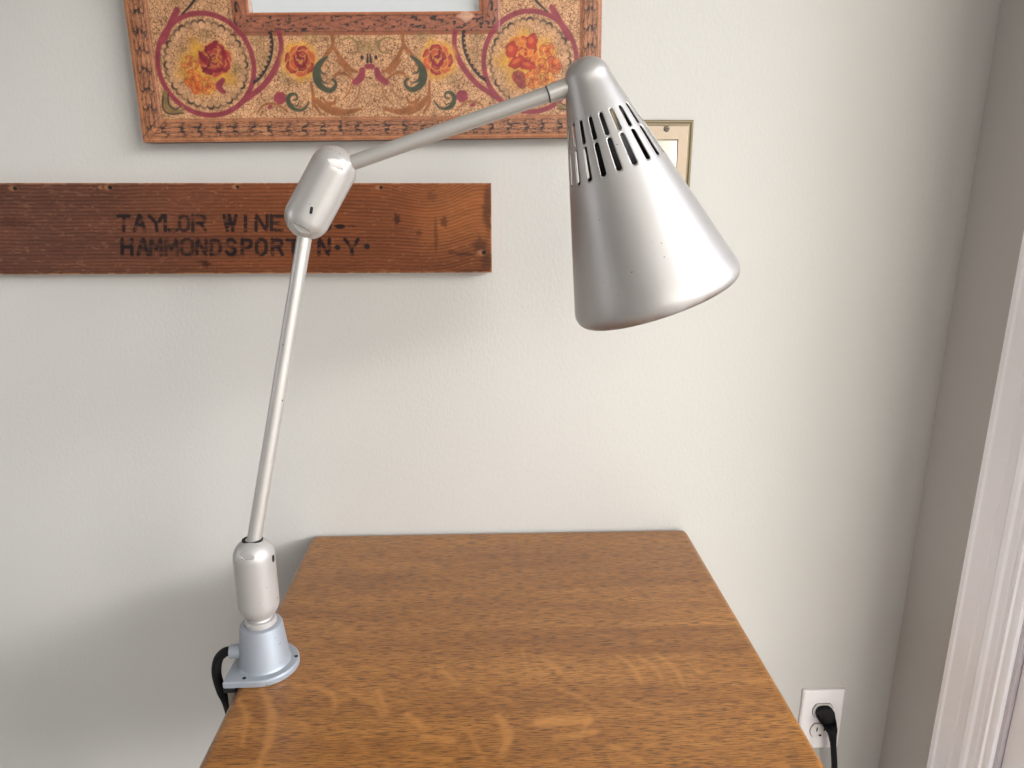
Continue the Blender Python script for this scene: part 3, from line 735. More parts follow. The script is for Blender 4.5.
# ------------------------------------------------------------------ stencilled crate board
BY = -0.019
BX1 = on_y(491.5, 230, BY).x; BX0 = -0.93
BZ1, BZ0 = on_y(250, 183, BY).z, on_y(250, 273.5, BY).z
GLY = {   # strokes in a unit box (x, y up), with the gaps of a stencil
 'T': [[(0, .97), (1, .97)], [(.52, .80), (.52, 0)]],
 'A': [[(.42, 1), (.02, 0)], [(.56, 1), (.98, 0)], [(.40, .36), (.60, .36)]],
 'Y': [[(.0, 1), (.50, .50), (.56, 0)], [(1, 1), (.72, .62)]],
 'L': [[(.22, 1), (.22, 0)], [(.46, .04), (1, .04)]],
 'O': [[(.40, 1), (.10, .84), (.05, .5), (.10, .16), (.40, 0)], [(.62, 1), (.92, .84), (.96, .5), (.92, .16), (.62, 0)]],
 'R': [[(.12, 1), (.12, 0)], [(.38, .97), (.82, .92), (.88, .70), (.70, .52), (.38, .50)], [(.66, .44), (.94, 0)]],
 'W': [[(0, 1), (.28, 0)], [(.40, 1), (.34, .3)], [(.46, 1), (.72, 0)], [(1, 1), (.78, .3)]],
 'I': [[(.5, 1), (.5, 0)]],
 'N': [[(.08, .80), (.08, 0)], [(.14, 1), (.86, 0)], [(.94, 1), (.94, .28)]],
 'E': [[(.12, 1), (.12, 0)], [(.40, .96), (1, .96)], [(.40, .50), (.80, .50)], [(.40, .04), (1, .04)]],
 'C': [[(.94, .86), (.64, 1), (.40, 1)], [(.30, .98), (.08, .80), (.05, .5), (.08, .2), (.30, .02)], [(.40, 0), (.64, 0), (.94, .14)]],
 'H': [[(.10, 1), (.10, 0)], [(.90, 1), (.90, 0)], [(.30, .5), (.68, .5)]],
 'M': [[(.06, .82), (.06, 0)], [(.12, 1), (.46, .38)], [(.88, 1), (.54, .38)], [(.94, .82), (.94, 0)]],
 'D': [[(.10, 1), (.10, 0)], [(.36, .97), (.74, .90), (.94, .5), (.74, .10), (.36, .03)]],
 'S': [[(.90, .82), (.60, 1), (.30, .98)], [(.16, .92), (.08, .70), (.40, .54), (.78, .42), (.92, .22), (.70, .03)], [(.56, 0), (.30, 0), (.06, .18)]],
 'P': [[(.12, 1), (.12, 0)], [(.38, .97), (.84, .92), (.90, .70), (.76, .50), (.38, .46)]],
}
def paint_board(U, V):
    cv = Canvas(U, V, lin(128, 72, 40)); cv.aa = .0006
    P = lambda x, y: (lambda q: (q.x, q.z))(on_y(x, y, BY))
    k = px_m(on_y(300, 230, BY))
    t = sstep(P(40, 230)[0], P(330, 230)[0], U)[:, None]
    cv.c = np.array(lin(98, 60, 46))*(1-t)+np.array(lin(128, 70, 36))*t
    t2 = sstep(P(395, 230)[0], P(450, 230)[0], U)[:, None]*sstep(0, .06, V-BZ0)[:, None]
    cv.c = cv.c*(1-t2*.6)+np.array(lin(158, 96, 50))*t2*.6
    kx, kz = P(428, 178)
    warp = .018*np.exp(-((U-kx)/.040)**2)*np.exp(-((BZ1-V)/.05)) - .010*np.exp(-((U-P(478, 200)[0])/.03)**2)
    z = V+warp+.006*(fbm(U*7, V*9, 61, 3)-.5)+.0012*(fbm(U*40, V*30, 63, 2)-.5)
    g = .5+.5*np.sin(z*2*PI/.0047+3*fbm(U*3, z*40, 65, 2)); g = g**2.2
    cv.c *= (1.14-.56*g*(.45+.75*fbm(U*10, z*60, 67, 3)))[:, None]
    band = fbm(U*2.2, z*75, 69, 3); cv.c *= (.74+.52*band)[:, None]
    cv.c *= (.80+.4*fbm(U*14, V*20, 71, 4))[:, None]
    # pale scuffs and lost finish, most in the upper left
    sc = sstep(.63, .76, fbm(U*120+V*40, V*330, 73, 3))*(.25+.75*sstep(-.2, -.55, U))*(.2+.8*sstep(BZ0+.03, BZ1, V))
    cv.put(sc*.26, lin(160, 114, 90))
    sc2 = sstep(.72, .8, fbm(U*160, V*500, 75, 2)); cv.put(sc2*.2, lin(184, 132, 96))
    # dark stains
    for (x, y, rx, ry, a) in [(397, 219, 3, 5, .85), (444, 222, 3.5, 5, .6), (436, 237, 2, 14, .45), (419, 233, 3, 2.5, .5), (488, 210, 5, 24, .65), (480, 245, 7, 7, .6), (487, 262, 6, 8, .55), (12, 222, 14, 4, .45), (206, 264, 4, 3, .8), (203, 262, 5, 2, .5), (465, 254, 9, 2, .65), (452, 252, 4, 2, .5), (470, 271, 18, 1.6, .6), (432, 195, 5, 6, .3), (233, 254, 5, 3, .5)]:
        cv.disc(P(x, y), rx*k, ry*k, lin(56, 24, 14), soft=.45, wob=.16, seed=x, alpha=a)
    for (x, y, r) in [(15, 188.5, 2), (103.5, 187.5, 1.5), (110, 187.5, 2.2), (237.5, 187, 1.7), (381, 187.5, 1.8), (484, 252.5, 2.4)]:
        cv.disc((P(x, y)[0]-.003, P(x, y)[1]), r*k*1.9, r*k*1.1, lin(176, 122, 86), soft=.5, alpha=.7); cv.disc(P(x, y), r*k, r*k*.9, lin(18, 12, 10))
    for z_, a_ in ((238, .5), (237.3, .4)): cv.stroke([P(85, z_), P(180, z_-.3), P(300, z_-1), P(420, z_+1)], .35*k, lin(60, 30, 20), alpha=a_)
    # lettering
    wear = np.clip(.42+.9*sstep(.32, .55, fbm(U*110, V*260, 81, 3)), 0, 1)
    INK = lin(20, 11, 13)
    def word(chars, top, bot, w):
        w *= 1.32
        for ch, x0, x1, a in chars:
            for st in GLY[ch]:
                pts = [P(x0+(x1-x0)*p[0], bot+(top-bot)*p[1]) for p in st]
                cv.stroke(pts, w*k, INK, smooth=len(st) > 3, wear=wear, alpha=a)
    word([('T', 118, 129, .95), ('A', 134.5, 145, .9), ('Y', 149, 163, .95), ('L', 162, 177, .95), ('O', 179, 189, .8), ('R', 191, 206.5, .9), ('W', 224, 236, .95), ('I', 242, 249, .95), ('N', 255, 268, .92), ('E', 270, 282, .92), ('C', 302, 314, .9), ('O', 318, 330, .9)], 215.5, 230.5, 1.35)
    word([('H', 121, 133, .97), ('A', 138, 148, .95), ('M', 150, 162, .8), ('M', 165, 178, .75), ('O', 181, 193, .85), ('N', 196, 207, .9), ('D', 210, 221.5, .9), ('S', 226, 236, .97), ('P', 241, 252, .95), ('O', 256, 266.5, .92), ('R', 271, 283, .95), ('T', 287, 299, .95), ('N', 318, 330, .97), ('Y', 345, 358, .97)], 239.5, 254.5, 1.4)
    for x, y, rx, ry in ((340, 226.5, 5.4, 2.3), (337.5, 247.5, 2.9, 2.6), (367, 246.5, 3, 2.8)): cv.disc(P(x, y), rx*k, ry*k, INK, wob=.05, alpha=.95)
    cv.disc(P(352, 226), 4.5*k, 1.3*k, lin(70, 32, 20), soft=.5, alpha=.6)
    # worn light arrises
    e = np.minimum(np.minimum(V-BZ0, BZ1-V), BX1-U)
    cv.put(sstep(.0022, .0008, e)*(.3+.7*sstep(.45, .6, fbm(U*150, V*150, 83, 2)))*.75, lin(196, 140, 96))
    return cv
us = np.concatenate([np.arange(BX0, -0.70, .003), np.arange(-0.70, BX1-.0003, .00088), [BX1]])
vs = np.linspace(BZ0, BZ1, 150)
board = grid_part('wooden_sign', us, vs, lambda u, v: np.ones_like(u, bool), M_BOARD, None, BY, 0.0, paint_board, 0, lin(150, 92, 56))
tag(board, 'long weathered brown crate board with black stencilled lettering, fixed flat to the wall', 'sign')

# ------------------------------------------------------------------ light switch behind the shade
SX1 = on_y(692.5, 150, -.006).x; SW = .074; SX0 = SX1-SW; SZ1 = on_y(670, 119.8, -.006).z; SZ0 = SZ1-.118
sw = thing('light_switch', 'beige metal light switch plate with ivory rocker, half hidden behind the lamp shade', 'light switch', ((SX0+SX1)/2, 0, (SZ0+SZ1)/2))
def stepped(x0, x1, z0, z1, steps):
    bm = bmesh.new(); rings = []
    for ins_, y in steps:
        rings.append([bm.verts.new(p) for p in ((x0+ins_, y, z0+ins_), (x1-ins_, y, z0+ins_), (x1-ins_, y, z1-ins_), (x0+ins_, y, z1-ins_))])
    for A, B in zip(rings, rings[1:]):
        for k in range(4): bm.faces.new((A[k], A[(k+1) % 4], B[(k+1) % 4], B[k]))
    return bm, rings
bm, rings = stepped(SX0, SX1, SZ0, SZ1, [(0, 0), (0, -.0035), (.0015, -.005), (.0028, -.005), (.0045, -.0038), (.0062, -.0038), (.0072, -.0060), (.0085, -.0065)])
cxs, czs = (SX0+SX1)/2, (SZ0+SZ1)/2
inner = [bm.verts.new(p) for p in ((cxs-.0168, -.0065, czs-.034), (cxs+.0168, -.0065, czs-.034), (cxs+.0168, -.0065, czs+.034), (cxs-.0168, -.0065, czs+.034))]
outer = rings[-1]
for k in range(4): bm.faces.new((outer[k], outer[(k+1) % 4], inner[(k+1) % 4], inner[k]))
deep = [bm.verts.new(v.co+Vector((0, .0055, 0))) for v in inner]
for k in range(4): bm.faces.new((inner[k], inner[(k+1) % 4], deep[(k+1) % 4], deep[k]))
plate = obj('plate', bm, M_PLATE, sw, angle=20)
plate.data.materials.append(M_PLATE_EDGE)
for p in plate.data.polygons:
    c = p.center
    if min(c.x-SX0, SX1-c.x, c.z-SZ0, SZ1-c.z) < .0068: p.material_index = 1
bm = bmesh.new(); box(bm, (cxs-.0158, -.0085, czs-.033), (cxs+.0158, -.0006, czs+.033), .001)
for v in bm.verts:
    if v.co.y < -.004: v.co.y += .0022*(v.co.z-czs)/.033
obj('rocker', bm, M_ROCKER, sw, angle=30)
for dz in (.0475, -.0475):
    s_ = obj('screw', lathe(bmesh.new(), (cxs, -.0062, czs+dz), (0, -1, 0), [(.0039, 0), (.0039, .0008), (.0030, .0018), (0, .0022)], 20), M_STEEL, sw)
    obj('slot', box(bmesh.new(), (cxs-.0024, -.0088, czs+dz-.0005), (cxs+.0024, -.0078, czs+dz+.0004)), M_HOLE, s_, smooth=False)

# ------------------------------------------------------------------ wall outlet and plug
OX0, OX1 = on_y(804, 690, -.006).x, on_y(846, 690, -.006).x
OZ1 = on_y(823, 690.5, -.006).z; OZ0 = OZ1-.1175
ox, oz = (OX0+OX1)/2, (OZ0+OZ1)/2
outlet = thing('wall_outlet', 'white duplex wall outlet low on the wall, right of the table', 'outlet', (ox, 0, oz))
bm, rings = stepped(OX0, OX1, OZ0, OZ1, [(0, 0), (0, -.003), (.0008, -.0045), (.003, -.006), (.006, -.0065)])
bm.faces.new(rings[-1]); obj('plate', bm, M_OUTLET, outlet, angle=20)
obj('screw', lathe(bmesh.new(), (ox, -.0064, oz), (0, -1, 0), [(.0032, 0), (.0030, .0008), (0, .0012)], 18), M_RECEPT, outlet)
for dz in (.0195, -.0195):
    bm = bmesh.new(); pts = []
    for t in np.linspace(0, 2*PI, 48, endpoint=False):
        pts.append((.0172*math.cos(t), max(-.0138, min(.0138, .0172*math.sin(t)))))
    extrude_profile(bm, pts, (ox, -.0062, oz+dz), (ox, -.0088, oz+dz), (1, 0, 0), (0, 0, 1))
    rc = obj('receptacle', bm, M_RECEPT, outlet, angle=30)
    bm = bmesh.new(); extrude_profile(bm, [(x*1.055, y*1.06) for x, y in pts], (ox, -.0060, oz+dz), (ox, -.0067, oz+dz), (1, 0, 0), (0, 0, 1))
    obj('gap', bm, M_GAP, rc, smooth=False)
    for sx, h in ((-.0064, .0078), (.0064, .0066)):
        obj('slot', box(bmesh.new(), (ox+sx-.0011, -.0091, oz+dz+.003-h/2), (ox+sx+.0011, -.0080, oz+dz+.003+h/2)), M_HOLE, rc, smooth=False)
    bm = bmesh.new()
    pts = [(.0026*math.cos(t), -.0001+.0026*math.sin(t)) if math.sin(t) < .2 else (.0026*math.cos(t), .0012) for t in np.linspace(0, 2*PI, 24, endpoint=False)]
    extrude_profile(bm, pts, (ox, -.0080, oz+dz-.0085), (ox, -.0091, oz+dz-.0085), (1, 0, 0), (0, 0, 1)); obj('ground_hole', bm, M_HOLE, rc, smooth=False)
zp = oz+.0195
plug = thing('power_plug', 'black plug with hanging cord pushed into the upper socket of the white outlet', 'plug', (ox, -.009, zp))
# moulded body: superellipse sections along a bent spine
def loft(bm, secs, n=28, pw=2.6):
    rings = []
    for c, ex, ey, a, b in secs:
        c, ex, ey = Vector(c), Vector(ex).normalized(), Vector(ey).normalized(); ring = []
        for t in np.linspace(0, 2*PI, n, endpoint=False):
            ct, st = math.cos(t), math.sin(t)
            ring.append(bm.verts.new(c+ex*a*math.copysign(abs(ct)**(2/pw), ct)+ey*b*math.copysign(abs(st)**(2/pw), st)))
        rings.append(ring)
    for A, B in zip(rings, rings[1:]):
        for k in range(n): bm.faces.new((A[k], A[(k+1) % n], B[(k+1) % n], B[k]))
    bm.faces.new(rings[0]); bm.faces.new(list(reversed(rings[-1])))
    return bm
X, Yv, Zv = Vector((1, 0, 0)), Vector((0, 1, 0)), Vector((0, 0, 1))
px_, y0_ = ox+.0005, -.0088
secs = [((px_, y0_, zp), X, Zv, .0135, .0120), ((px_, y0_-.004, zp), X, Zv, .0145, .0130), ((px_+.0005, y0_-.011, zp-.001), X, Vector((0, .25, 1)), .0145, .0130),
        ((px_+.002, y0_-.018, zp-.006), X, Vector((0, .8, 1)), .0125, .0115), ((px_+.0045, y0_-.0215, zp-.016), X, Vector((0, 1.4, .5)), .0105, .0085),
        ((px_+.008, y0_-.0215, zp-.027), X, Vector((0, 1, .1)), .0072, .0062), ((px_+.0105, y0_-.0205, zp-.037), X, Vector((0, 1, 0)), .0060, .0056), ((px_+.0125, y0_-.020, zp-.046), X, Vector((0, 1, 0)), .0051, .0051)]
obj('plug_body', loft(bmesh.new(), secs), M_BLACK, plug, angle=50)
pts = catmull([(px_+.0122, y0_-.020, zp-.044), (px_+.017, y0_-.0195, zp-.07), (px_+.0225, y0_-.019, zp-.11), (px_+.026, y0_-.021, zp-.2), (px_+.02, y0_-.025, .08), (px_-.01, -.06, .012), (px_-.10, -.16, .0052), (px_-.24, -.2, .0052), (px_-.40, -.16, .0052)], 10)
obj('cord', tube(bmesh.new(), pts, .0050), M_BLACK, plug)

# ------------------------------------------------------------------ the lamp
LB = on_z(265, 661.5, TZ+.006); LX, LY = LB.x, LB.y
lamp = thing('desk_lamp', 'grey metal swing-arm lamp with slotted cone shade, clamped to the oak table', 'lamp', (LX, LY, TZ))
# base flange: disc with a squared tab to the left
FR, FT = .0368, .0085
pts = []
for t in np.linspace(-PI*.5, PI*.5, 60): pts.append((FR*math.cos(t), FR*math.sin(t)))
tab = -.034
pts = pts+[(tab+.001, FR), (tab, FR-.001), (tab, -FR+.001), (tab+.001, -FR)]
def flange():
    bm = bmesh.new(); rings = []
    for ins_, z in ((0.0012, 0), (0, .0012), (0, FT-.0022), (.0012, FT-.0006), (.003, FT)):
        s = []
        for x, y in pts:
            r = math.hypot(x, y); f = (r-ins_)/r; s.append(bm.verts.new((LX+x*f, LY+y*f, TZ+z)))
        rings.append(s)
    n = len(pts)
    for A, B in zip(rings, rings[1:]):
        for k in range(n): bm.faces.new((A[k], A[(k+1) % n], B[(k+1) % n], B[k]))
    bm.faces.new(list(reversed(rings[0]))); bm.faces.new(rings[-1]); return bm
fl = obj('base_flange', flange(), M_BASE, lamp, angle=30)
for a, r in ((-112, .0335), (8, .0335), (125, .0335)):
    x, y = LX+r*math.cos(math.radians(a)), LY+r*math.sin(math.radians(a))
    h = obj('screw_hole', lathe(bmesh.new(), (x, y, TZ+FT-.0004), (0, 0, 1), [(.0020, 0), (.0020, .0007)], 16), M_HOLE, fl)
CB, CT, CH = .0272, .0222, .0475
obj('base_cone', lathe(bmesh.new(), (LX, LY, TZ+FT-.0005), (0, 0, 1), [(CB+.002, 0), (CB+.0006, .0012), (CB, .003), (CT+.0004, CH-.003), (CT-.0004, CH-.001), (CT-.002, CH), (.017, CH+.0006), (0, CH+.0006)], 64), M_BASE, lamp, angle=35)
zc = TZ+FT+CH
obj('collar', lathe(bmesh.new(), (LX, LY, zc-.0005), (0, 0, 1), [(.0168, 0), (.0170, .0015), (.0166, .004), (.0150, .0056), (.0125, .006), (.011, .011), (0, .011)], 48), M_KNUCK2, lamp, angle=35)
# cord boss on the left of the cone
bz = TZ+FT+.0165
obj('cord_boss', lathe(bmesh.new(), (LX-.0225, LY-.006, bz), (-1, -.12, 0), [(.0078, 0), (.0078, .0105), (.0072, .0117), (.0055, .012), (0, .012)], 28), M_BASE, lamp, angle=35)

def capsule(p, q, r, dents, seg=168, na=40, nl=56):
    """round-ended knuckle from centre p to centre q; dents = lens-shaped cuts pressed into the shoulder"""
    p, q = Vector(p), Vector(q); a, u, w = frame_for(q-p); Lg = (q-p).length
    prof = [(r*math.sin(t), -r*math.cos(t)) for t in np.linspace(0, PI/2, na)]
    prof += [(r, Lg*s) for s in np.linspace(0, 1, nl)[1:-1]]
    prof += [(r*math.cos(t), Lg+r*math.sin(t)) for t in np.linspace(0, PI/2, na)]
    prof[0] = (0, -r); prof[-1] = (0, Lg+r)
    bm = lathe(bmesh.new(), p, q-p, prof, seg)
    for n, c, across, hw, hh, dep in dents:
        n = Vector(n).normalized(); s_ = (across-n*across.dot(n)).normalized(); m = n.cross(s_)
        if m.dot(a)*(1 if (c-p).length > (c-q).length else -1) < 0: m = -m          # m points to the knuckle's end
        pt = c+n*r
        for v in bm.verts:
            d = v.co-pt; x, y = d.dot(s_)/hw, d.dot(m)/hh
            if d.dot(n) < -.012 or abs(x) >= 1: continue
            e = 1-x*x                                                      # lens outline
            if abs(y) < e: v.co -= n*dep*e*(0.5-0.5*y/e)**0.8
    return bm
# lower knuckle, upright
KR = .0226; KL = .0213
k0 = Vector((LX, LY, zc+.0052+KL*.95)); k1 = k0+Vector((0, 0, .0535))
nf = ((CAM-k1).normalized()*.94+Vector((-.34, 0, 0))).normalized()
kn1 = obj('lower_knuckle', capsule(k0, k1, KL, [(nf, k1, Vector((.93, -.36, 0)), .0092, .0033, .0020)]), M_KNUCK2, lamp, angle=20)
# upper knuckle
E0, E1 = on_y(308, 216.5, -.272), on_y(333, 169.5, -.272)
ax = (E1-E0).normalized(); front = (CAM-E0).normalized(); front = (front-ax*front.dot(ax)).normalized(); sidev = ax.cross(front)
n_up = (front*.93+ax*.36).normalized(); n_dn = (front*.86-ax*.51).normalized()
kn2 = obj('upper_knuckle', capsule(E0, E1, KR, [(n_up, E1, sidev, .0092, .0036, .0021), (n_dn, E0, sidev, .0092, .0036, .0030)]), M_KNUCK, lamp, angle=20)
# set-screw holes
hp = E0+front*(KR-.0008)+ax*.0103
hx, hw = (ax*.95+Vector((.3, 0, 0))).normalized(), None
def pill(c, d, n, l, r, h):
    bm = bmesh.new(); d = d.normalized(); n = n.normalized(); d = (d-n*d.dot(n)).normalized(); s = n.cross(d); P = []
    for t in np.linspace(-PI/2, PI/2, 10): P.append((l+r*math.cos(t), r*math.sin(t)))
    for t in np.linspace(PI/2, 3*PI/2, 10): P.append((-l+r*math.cos(t), r*math.sin(t)))
    return extrude_profile(bm, P, c, Vector(c)+n*h, d, s)
obj('screw_hole', pill(hp, Vector((.25, 0, 1)), front, .0022, .0014, .0012), M_HOLE, kn2)
rgt = Vector((.985, -.17, 0)).normalized()
obj('screw_hole', pill(k1+rgt*(KL-.0012)-Vector((0, 0, .001)), Vector((0, 0, 1)), rgt, .0015, .0024, .0014), M_HOLE, kn1)
# slot the lower rod swings in
RR = .0074
top = k1+Vector((0, 0, KL*.55))
rd = (E0-top).normalized()
obj('swing_slot', pill(k1+Vector((0, 0, KL-.0028)), Vector((1, 0, 0)), Vector((0, 0, 1)), .0030, .0078, .0016), M_HOLE, kn1)
def rod(name, p, q, r, mat): return obj(name, lathe(bmesh.new(), p, Vector(q)-Vector(p), [(r-.0006, 0), (r, .0006), (r, (Vector(q)-Vector(p)).length-.0006), (r-.0006, (Vector(q)-Vector(p)).length)], 36), mat, lamp, angle=35)
rod('lower_rod', top, E0, RR, M_ROD)
SY = -.298
J = on_y(563, 89, SY)
R_tip, R_rim = on_y(580.5, 58, SY), on_y(658.5, 301, SY)
sdir = (R_rim-R_tip).normalized(); SL = (R_rim-R_tip).length
rod('upper_rod', E1, on_y(552, 92.8, SY), RR*.98, M_ROD)
sl0 = on_y(548, 94.2, SY); sd = (J-sl0).normalized()
sleeve = obj('rod_sleeve', lathe(bmesh.new(), sl0, sd, [(.0078, 0), (.0084, .0008), (.0086, (J-sl0).length*.5), (.0090, (J-sl0).length+.012)], 32), M_ROD, lamp, angle=35)
obj('seam', lathe(bmesh.new(), sl0-sd*.0006, sd, [(.0072, 0), (.0080, .0002), (.0080, .0008), (.0072, .001)], 32), M_HOLE, sleeve)

# rim of the shade: mottled brown tone, heaviest on the rolled edge
def add_rim_brown(m):
    nt = m.node_tree; b = nt.nodes['Principled BSDF']
    tc = nt.nodes.new('ShaderNodeTexCoord'); sub = nt.nodes.new('ShaderNodeVectorMath'); sub.operation = 'SUBTRACT'
    L(nt, tc.outputs['Object'], sub.inputs[0]); sub.inputs[1].default_value = R_tip
    dt = nt.nodes.new('ShaderNodeVectorMath'); dt.operation = 'DOT_PRODUCT'; L(nt, sub.outputs[0], dt.inputs[0]); dt.inputs[1].default_value = sdir
    mr = N(nt, 'ShaderNodeMapRange'); mr.interpolation_type = 'SMOOTHSTEP'; mr.inputs['From Min'].default_value = SL*.955; mr.inputs['From Max'].default_value = SL*1.0; L(nt, dt.outputs['Value'], mr.inputs['Value'])
    n = N(nt, 'ShaderNodeTexNoise', Scale=32.0, Detail=5.0, Roughness=0.65); L(nt, tc.outputs['Object'], n.inputs['Vector'])
    r = ramp(nt, n.outputs['Fac'], [(0.35, (0.15, 0.15, 0.15)), (0.62, (0.85, 0.85, 0.85))])
    mu = nt.nodes.new('ShaderNodeMath'); mu.operation = 'MULTIPLY'; L(nt, mr.outputs['Result'], mu.inputs[0]); L(nt, r.outputs['Color'], mu.inputs[1])
    old = b.inputs['Base Color'].links[0].from_socket
    L(nt, mixc(nt, mu.outputs[0], old, lin4((104, 78, 60))), b.inputs['Base Color'])
add_rim_brown(M_SHADE)

# cone shade with two rows of slots
def shade():
    RIM = 87.5*px_m(R_rim); TOP = 24.0*px_m(R_tip)
    per, ns = 11, 20; seg = per*ns
    tan = (RIM-TOP)/(SL*(1-.085))
    cone = lambda s: TOP+tan*(s-SL*.085)
    prof = []
    tr = SL*.085
    for t in np.linspace(0, PI/2, 12)[:-1]: prof.append((TOP*.985*math.sin(t)+.0004, tr*1.0*(1-math.cos(t))))
    marks = [.212, .222, .235, .262, .285, .297, .3075, .318, .332, .375, .42, .432, .446]
    body = list(np.linspace(.085, .20, 6))+marks+list(np.linspace(.48, .935, 10))
    for s in body: prof.append((cone(SL*s), SL*s))
    s1 = .935*SL; rr = SL-s1; r1 = cone(s1)
    for t in np.linspace(0, PI*.62, 12)[1:]:
        prof.append((r1+tan*rr*.75*math.sin(t)-rr*.85*(1-math.cos(t)), s1+rr*math.sin(t)))
    a, u, w = frame_for(sdir); bm = bmesh.new(); rings = []
    e0 = [SL*x for x in (.222, .297, .318, .432)]; rnd = [-1, 1, -1, 1]
    for r, s in prof:
        ring = []
        hit = [k for k in range(4) if abs(s-e0[k]) < 1e-6]
        for k in range(seg):
            c = (k+2) % per; ds = 0.0
            if hit and c in (5, 6, 7): ds = rnd[hit[0]]*(.0015 if c == 6 else .0011)
            rr_ = r+tan*ds
            ring.append(bm.verts.new(R_tip+a*(s+ds)+(u*math.cos(2*PI*k/seg)+w*math.sin(2*PI*k/seg))*rr_))
        rings.append(ring)
    for i in range(len(prof)-1):
        f0, f1 = prof[i][1]/SL, prof[i+1][1]/SL; m = (f0+f1)/2
        for k in range(seg):
            hole = (k+2) % per in (4, 5, 6, 7) and ((.222 < m < .297) or (.318 < m < .432))
            if hole: continue
            bm.faces.new((rings[i][k], rings[i][(k+1) % seg], rings[i+1][(k+1) % seg], rings[i+1][k]))
    bm.faces.new(list(reversed(rings[0])))
    o = obj('lamp_shade', bm, M_SHADE, lamp, angle=70)
    o.data.materials.append(M_INSIDE)
    sm = o.modifiers.new('thickness', 'SOLIDIFY'); sm.thickness = .0010; sm.offset = -1; sm.material_offset = 1
    return o
sh = shade()
# lamp holder, oversized and black to block light through the slots, with brass strip
obj('lamp_socket', lathe(bmesh.new(), R_tip+sdir*.012, sdir, [(.010, 0), (.0155, .006), (.0190, .026), (.0215, .040), (.0225, .050), (.0225, .098), (.0205, .102), (.0150, .102), (.0145, .090), (0, .090)], 32), M_INNER, lamp, angle=35)
bm = bmesh.new()
sa, su, sw_ = frame_for(sdir)
d_ = (Vector((.32, -.93, 0))-sa*sa.dot(Vector((.32, -.93, 0)))).normalized(); s2 = sa.cross(d_)
extrude_profile(bm, [(-.0030, .0215), (.0030, .0215), (.0030, .0236), (-.0030, .0236)], R_tip+sdir*.052, R_tip+sdir*.094, s2, d_)
obj('socket_strip', bm, M_BRASS, lamp, smooth=False)

# clamp under the table edge
ex = TX0-.0008
clamp_bm = bmesh.new()
box(clamp_bm, (ex-.0125, LY-.026, TZ-.062), (ex-.0035, LY+.022, TZ-.0090), .002)
box(clamp_bm, (ex-.0125, LY-.017, TZ-.066), (ex+.034, LY+.017, TZ-.054), .002)
cl = obj('clamp_bracket', clamp_bm, M_CLAMP, lamp, angle=30)
obj('clamp_pad_shadow', box(bmesh.new(), (ex-.0135, LY-.032, TZ-.0090), (ex-.0004, LY+.026, TZ-.0001), .0008), M_HOLE, lamp, angle=30)  # black pad, enlarged to stand in for the shadow under the flange
obj('clamp_screw', lathe(bmesh.new(), (ex+.018, LY, TZ-.095), (0, 0, 1), [(.010, 0), (.011, .003), (.011, .010), (.005, .012), (.0045, .060), (.010, .061), (.010, .0685)], 24), M_STEEL, lamp, angle=35)
# cord from the boss, round the table edge and down behind it
b0 = Vector((LX-.0335, LY-.0072, bz))
pts = catmull([b0+Vector((.003, 0, 0)), b0+Vector((-.005, -.001, .000)), b0+Vector((-.0130, -.002, -.008)), b0+Vector((-.0160, -.004, -.024)), b0+Vector((-.0125, -.006, -.044)), b0+Vector((-.0065, -.007, -.064)),
               b0+Vector((-.004, .002, -.13)), b0+Vector((-.012, .03, -.30)), Vector((ex-.02, LY+.07, .30)), Vector((ex-.01, LY+.10, .05)), Vector((ex+.05, LY+.12, .0042)), Vector((.0, -.17, .0042)), Vector((px_-.41, -.163, .0042))], 12)
obj('power_cord', tube(bmesh.new(), pts, lambda t: .0052 if t < .5 else .0042), M_BLACK, lamp)

# ------------------------------------------------------------------ light: daylight through the glazing
w = bpy.data.worlds.new('daylight'); scene.world = w; w.use_nodes = True
nt = w.node_tree; bg = nt.nodes['Background']
tc = nt.nodes.new('ShaderNodeTexCoord'); sp = nt.nodes.new('ShaderNodeSeparateXYZ'); L(nt, tc.outputs['Generated'], sp.inputs[0])
r = ramp(nt, sp.outputs['Z'], [(0.0, (0.34, 0.33, 0.30)), (0.49, (0.42, 0.41, 0.38)), (0.53, (1.0, 1.0, 1.0)), (1.0, (0.92, 0.96, 1.0))])
mr = N(nt, 'ShaderNodeMapRange'); mr.inputs['From Min'].default_value = -1; mr.inputs['From Max'].default_value = 1
L(nt, sp.outputs['Z'], mr.inputs['Value']); L(nt, mr.outputs['Result'], r.inputs['Fac'])
# warmer sky behind the photographer, cooler to the right
wy = N(nt, 'ShaderNodeMapRange'); wy.inputs['From Min'].default_value = -0.95; wy.inputs['From Max'].default_value = -0.35
L(nt, sp.outputs['Y'], wy.inputs['Value'])
tint = ramp(nt, wy.outputs['Result'], [(0, (1.40, 1.31, 1.25)), (1, (0.72, 0.71, 0.79))])
c = mixc(nt, 1.0, r.outputs['Color'], tint.outputs['Color'], 'MULTIPLY')
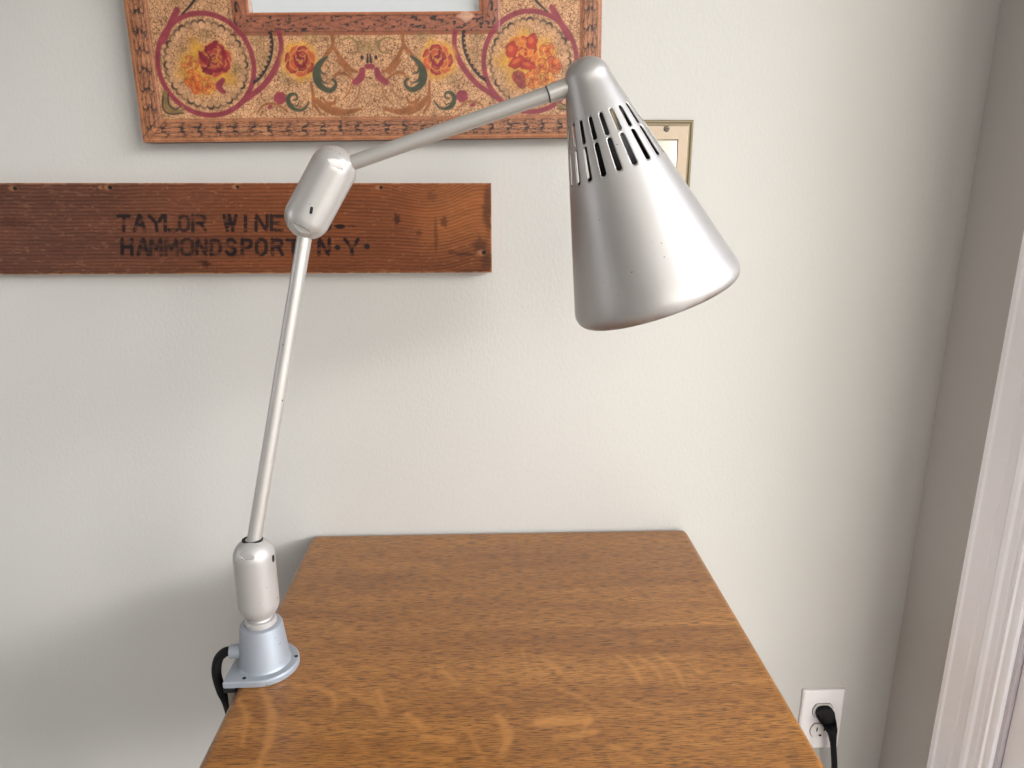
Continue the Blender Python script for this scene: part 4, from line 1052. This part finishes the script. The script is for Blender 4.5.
# a band of bright low cloud on the right
def mth(op, a, b=None):
    n = nt.nodes.new('ShaderNodeMath'); n.operation = op
    for k, v in enumerate((a, b)):
        if v is None: continue
        if isinstance(v, bpy.types.NodeSocket): L(nt, v, n.inputs[k])
        else: n.inputs[k].default_value = v
    return n.outputs[0]
elev = mth('ARCSINE', sp.outputs['Z'])
azim = mth('ARCTAN2', sp.outputs['X'], mth('MULTIPLY', sp.outputs['Y'], -1.0))
def band(v, mid, core, edge):
    d = mth('ABSOLUTE', mth('SUBTRACT', v, math.radians(mid)))
    m = N(nt, 'ShaderNodeMapRange'); m.interpolation_type = 'SMOOTHSTEP'; m.inputs['From Min'].default_value = math.radians(core); m.inputs['From Max'].default_value = math.radians(edge)
    m.inputs['To Min'].default_value = 1.0; m.inputs['To Max'].default_value = 0.0; L(nt, d, m.inputs['Value']); return m.outputs['Result']
glow = mth('MULTIPLY', mth('MULTIPLY', band(elev, 17, 2, 5.5), band(azim, 57, 16, 28)), 5.6)
gl = nt.nodes.new('ShaderNodeMix'); gl.data_type = 'RGBA'; gl.blend_type = 'MULTIPLY'; gl.inputs[0].default_value = 1.0; gl.inputs[6].default_value = (1.0, 0.97, 0.98, 1)
L(nt, glow, gl.inputs[7])
ad = nt.nodes.new('ShaderNodeMix'); ad.data_type = 'RGBA'; ad.blend_type = 'ADD'; ad.inputs[0].default_value = 1.0
L(nt, c, ad.inputs[6]); L(nt, gl.outputs[2], ad.inputs[7])
L(nt, ad.outputs[2], bg.inputs['Color']); bg.inputs['Strength'].default_value = 6.2
w.cycles.sampling_method = 'MANUAL'; w.cycles.sample_map_resolution = 1024
def portal(loc, rot, sx, sy):
    l = bpy.data.lights.new('daylight_portal', 'AREA'); l.shape = 'RECTANGLE'; l.size = sx; l.size_y = sy
    l.cycles.is_portal = True
    o = bpy.data.objects.new('daylight_portal', l); COL.objects.link(o); o.location = loc; o.rotation_euler = rot
portal((XR+WT+.01, (OP_Y0+OP_Y1)/2, (OP_Z0+OP_Z1)/2), (0, PI/2, 0), OP_Z1-OP_Z0, abs(OP_Y1-OP_Y0))
portal(((W2[0]+W2[1])/2, YF-.125, (W2[2]+W2[3])/2), (PI/2, 0, 0), W2[1]-W2[0], W2[3]-W2[2])

portal(((W4[0]+W4[1])/2, YF-.125, (W4[2]+W4[3])/2), (PI/2, 0, 0), W4[1]-W4[0], W4[3]-W4[2])
portal((XL-.125, (W3[0]+W3[1])/2, (W3[2]+W3[3])/2), (0, -PI/2, 0), W3[3]-W3[2], W3[1]-W3[0])

# ------------------------------------------------------------------ camera and view
cd = bpy.data.cameras.new('camera'); cam = bpy.data.objects.new('camera', cd); COL.objects.link(cam)
cd.sensor_fit = 'HORIZONTAL'; cd.sensor_width = 36.0; cd.lens = F_PX/1024*36.0; cd.clip_start = .02
cam.matrix_world = Matrix(((RT.x, UP.x, -FW.x, CAM.x), (RT.y, UP.y, -FW.y, CAM.y), (RT.z, UP.z, -FW.z, CAM.z), (0, 0, 0, 1)))
scene.camera = cam
vs_ = scene.view_settings
vs_.view_transform = 'Standard'; vs_.look = 'None'; vs_.gamma = 1.0; vs_.use_curve_mapping = False; vs_.exposure = 0.0
scene.cycles.use_denoising = True
scene.cycles.max_bounces = 10; scene.cycles.diffuse_bounces = 6
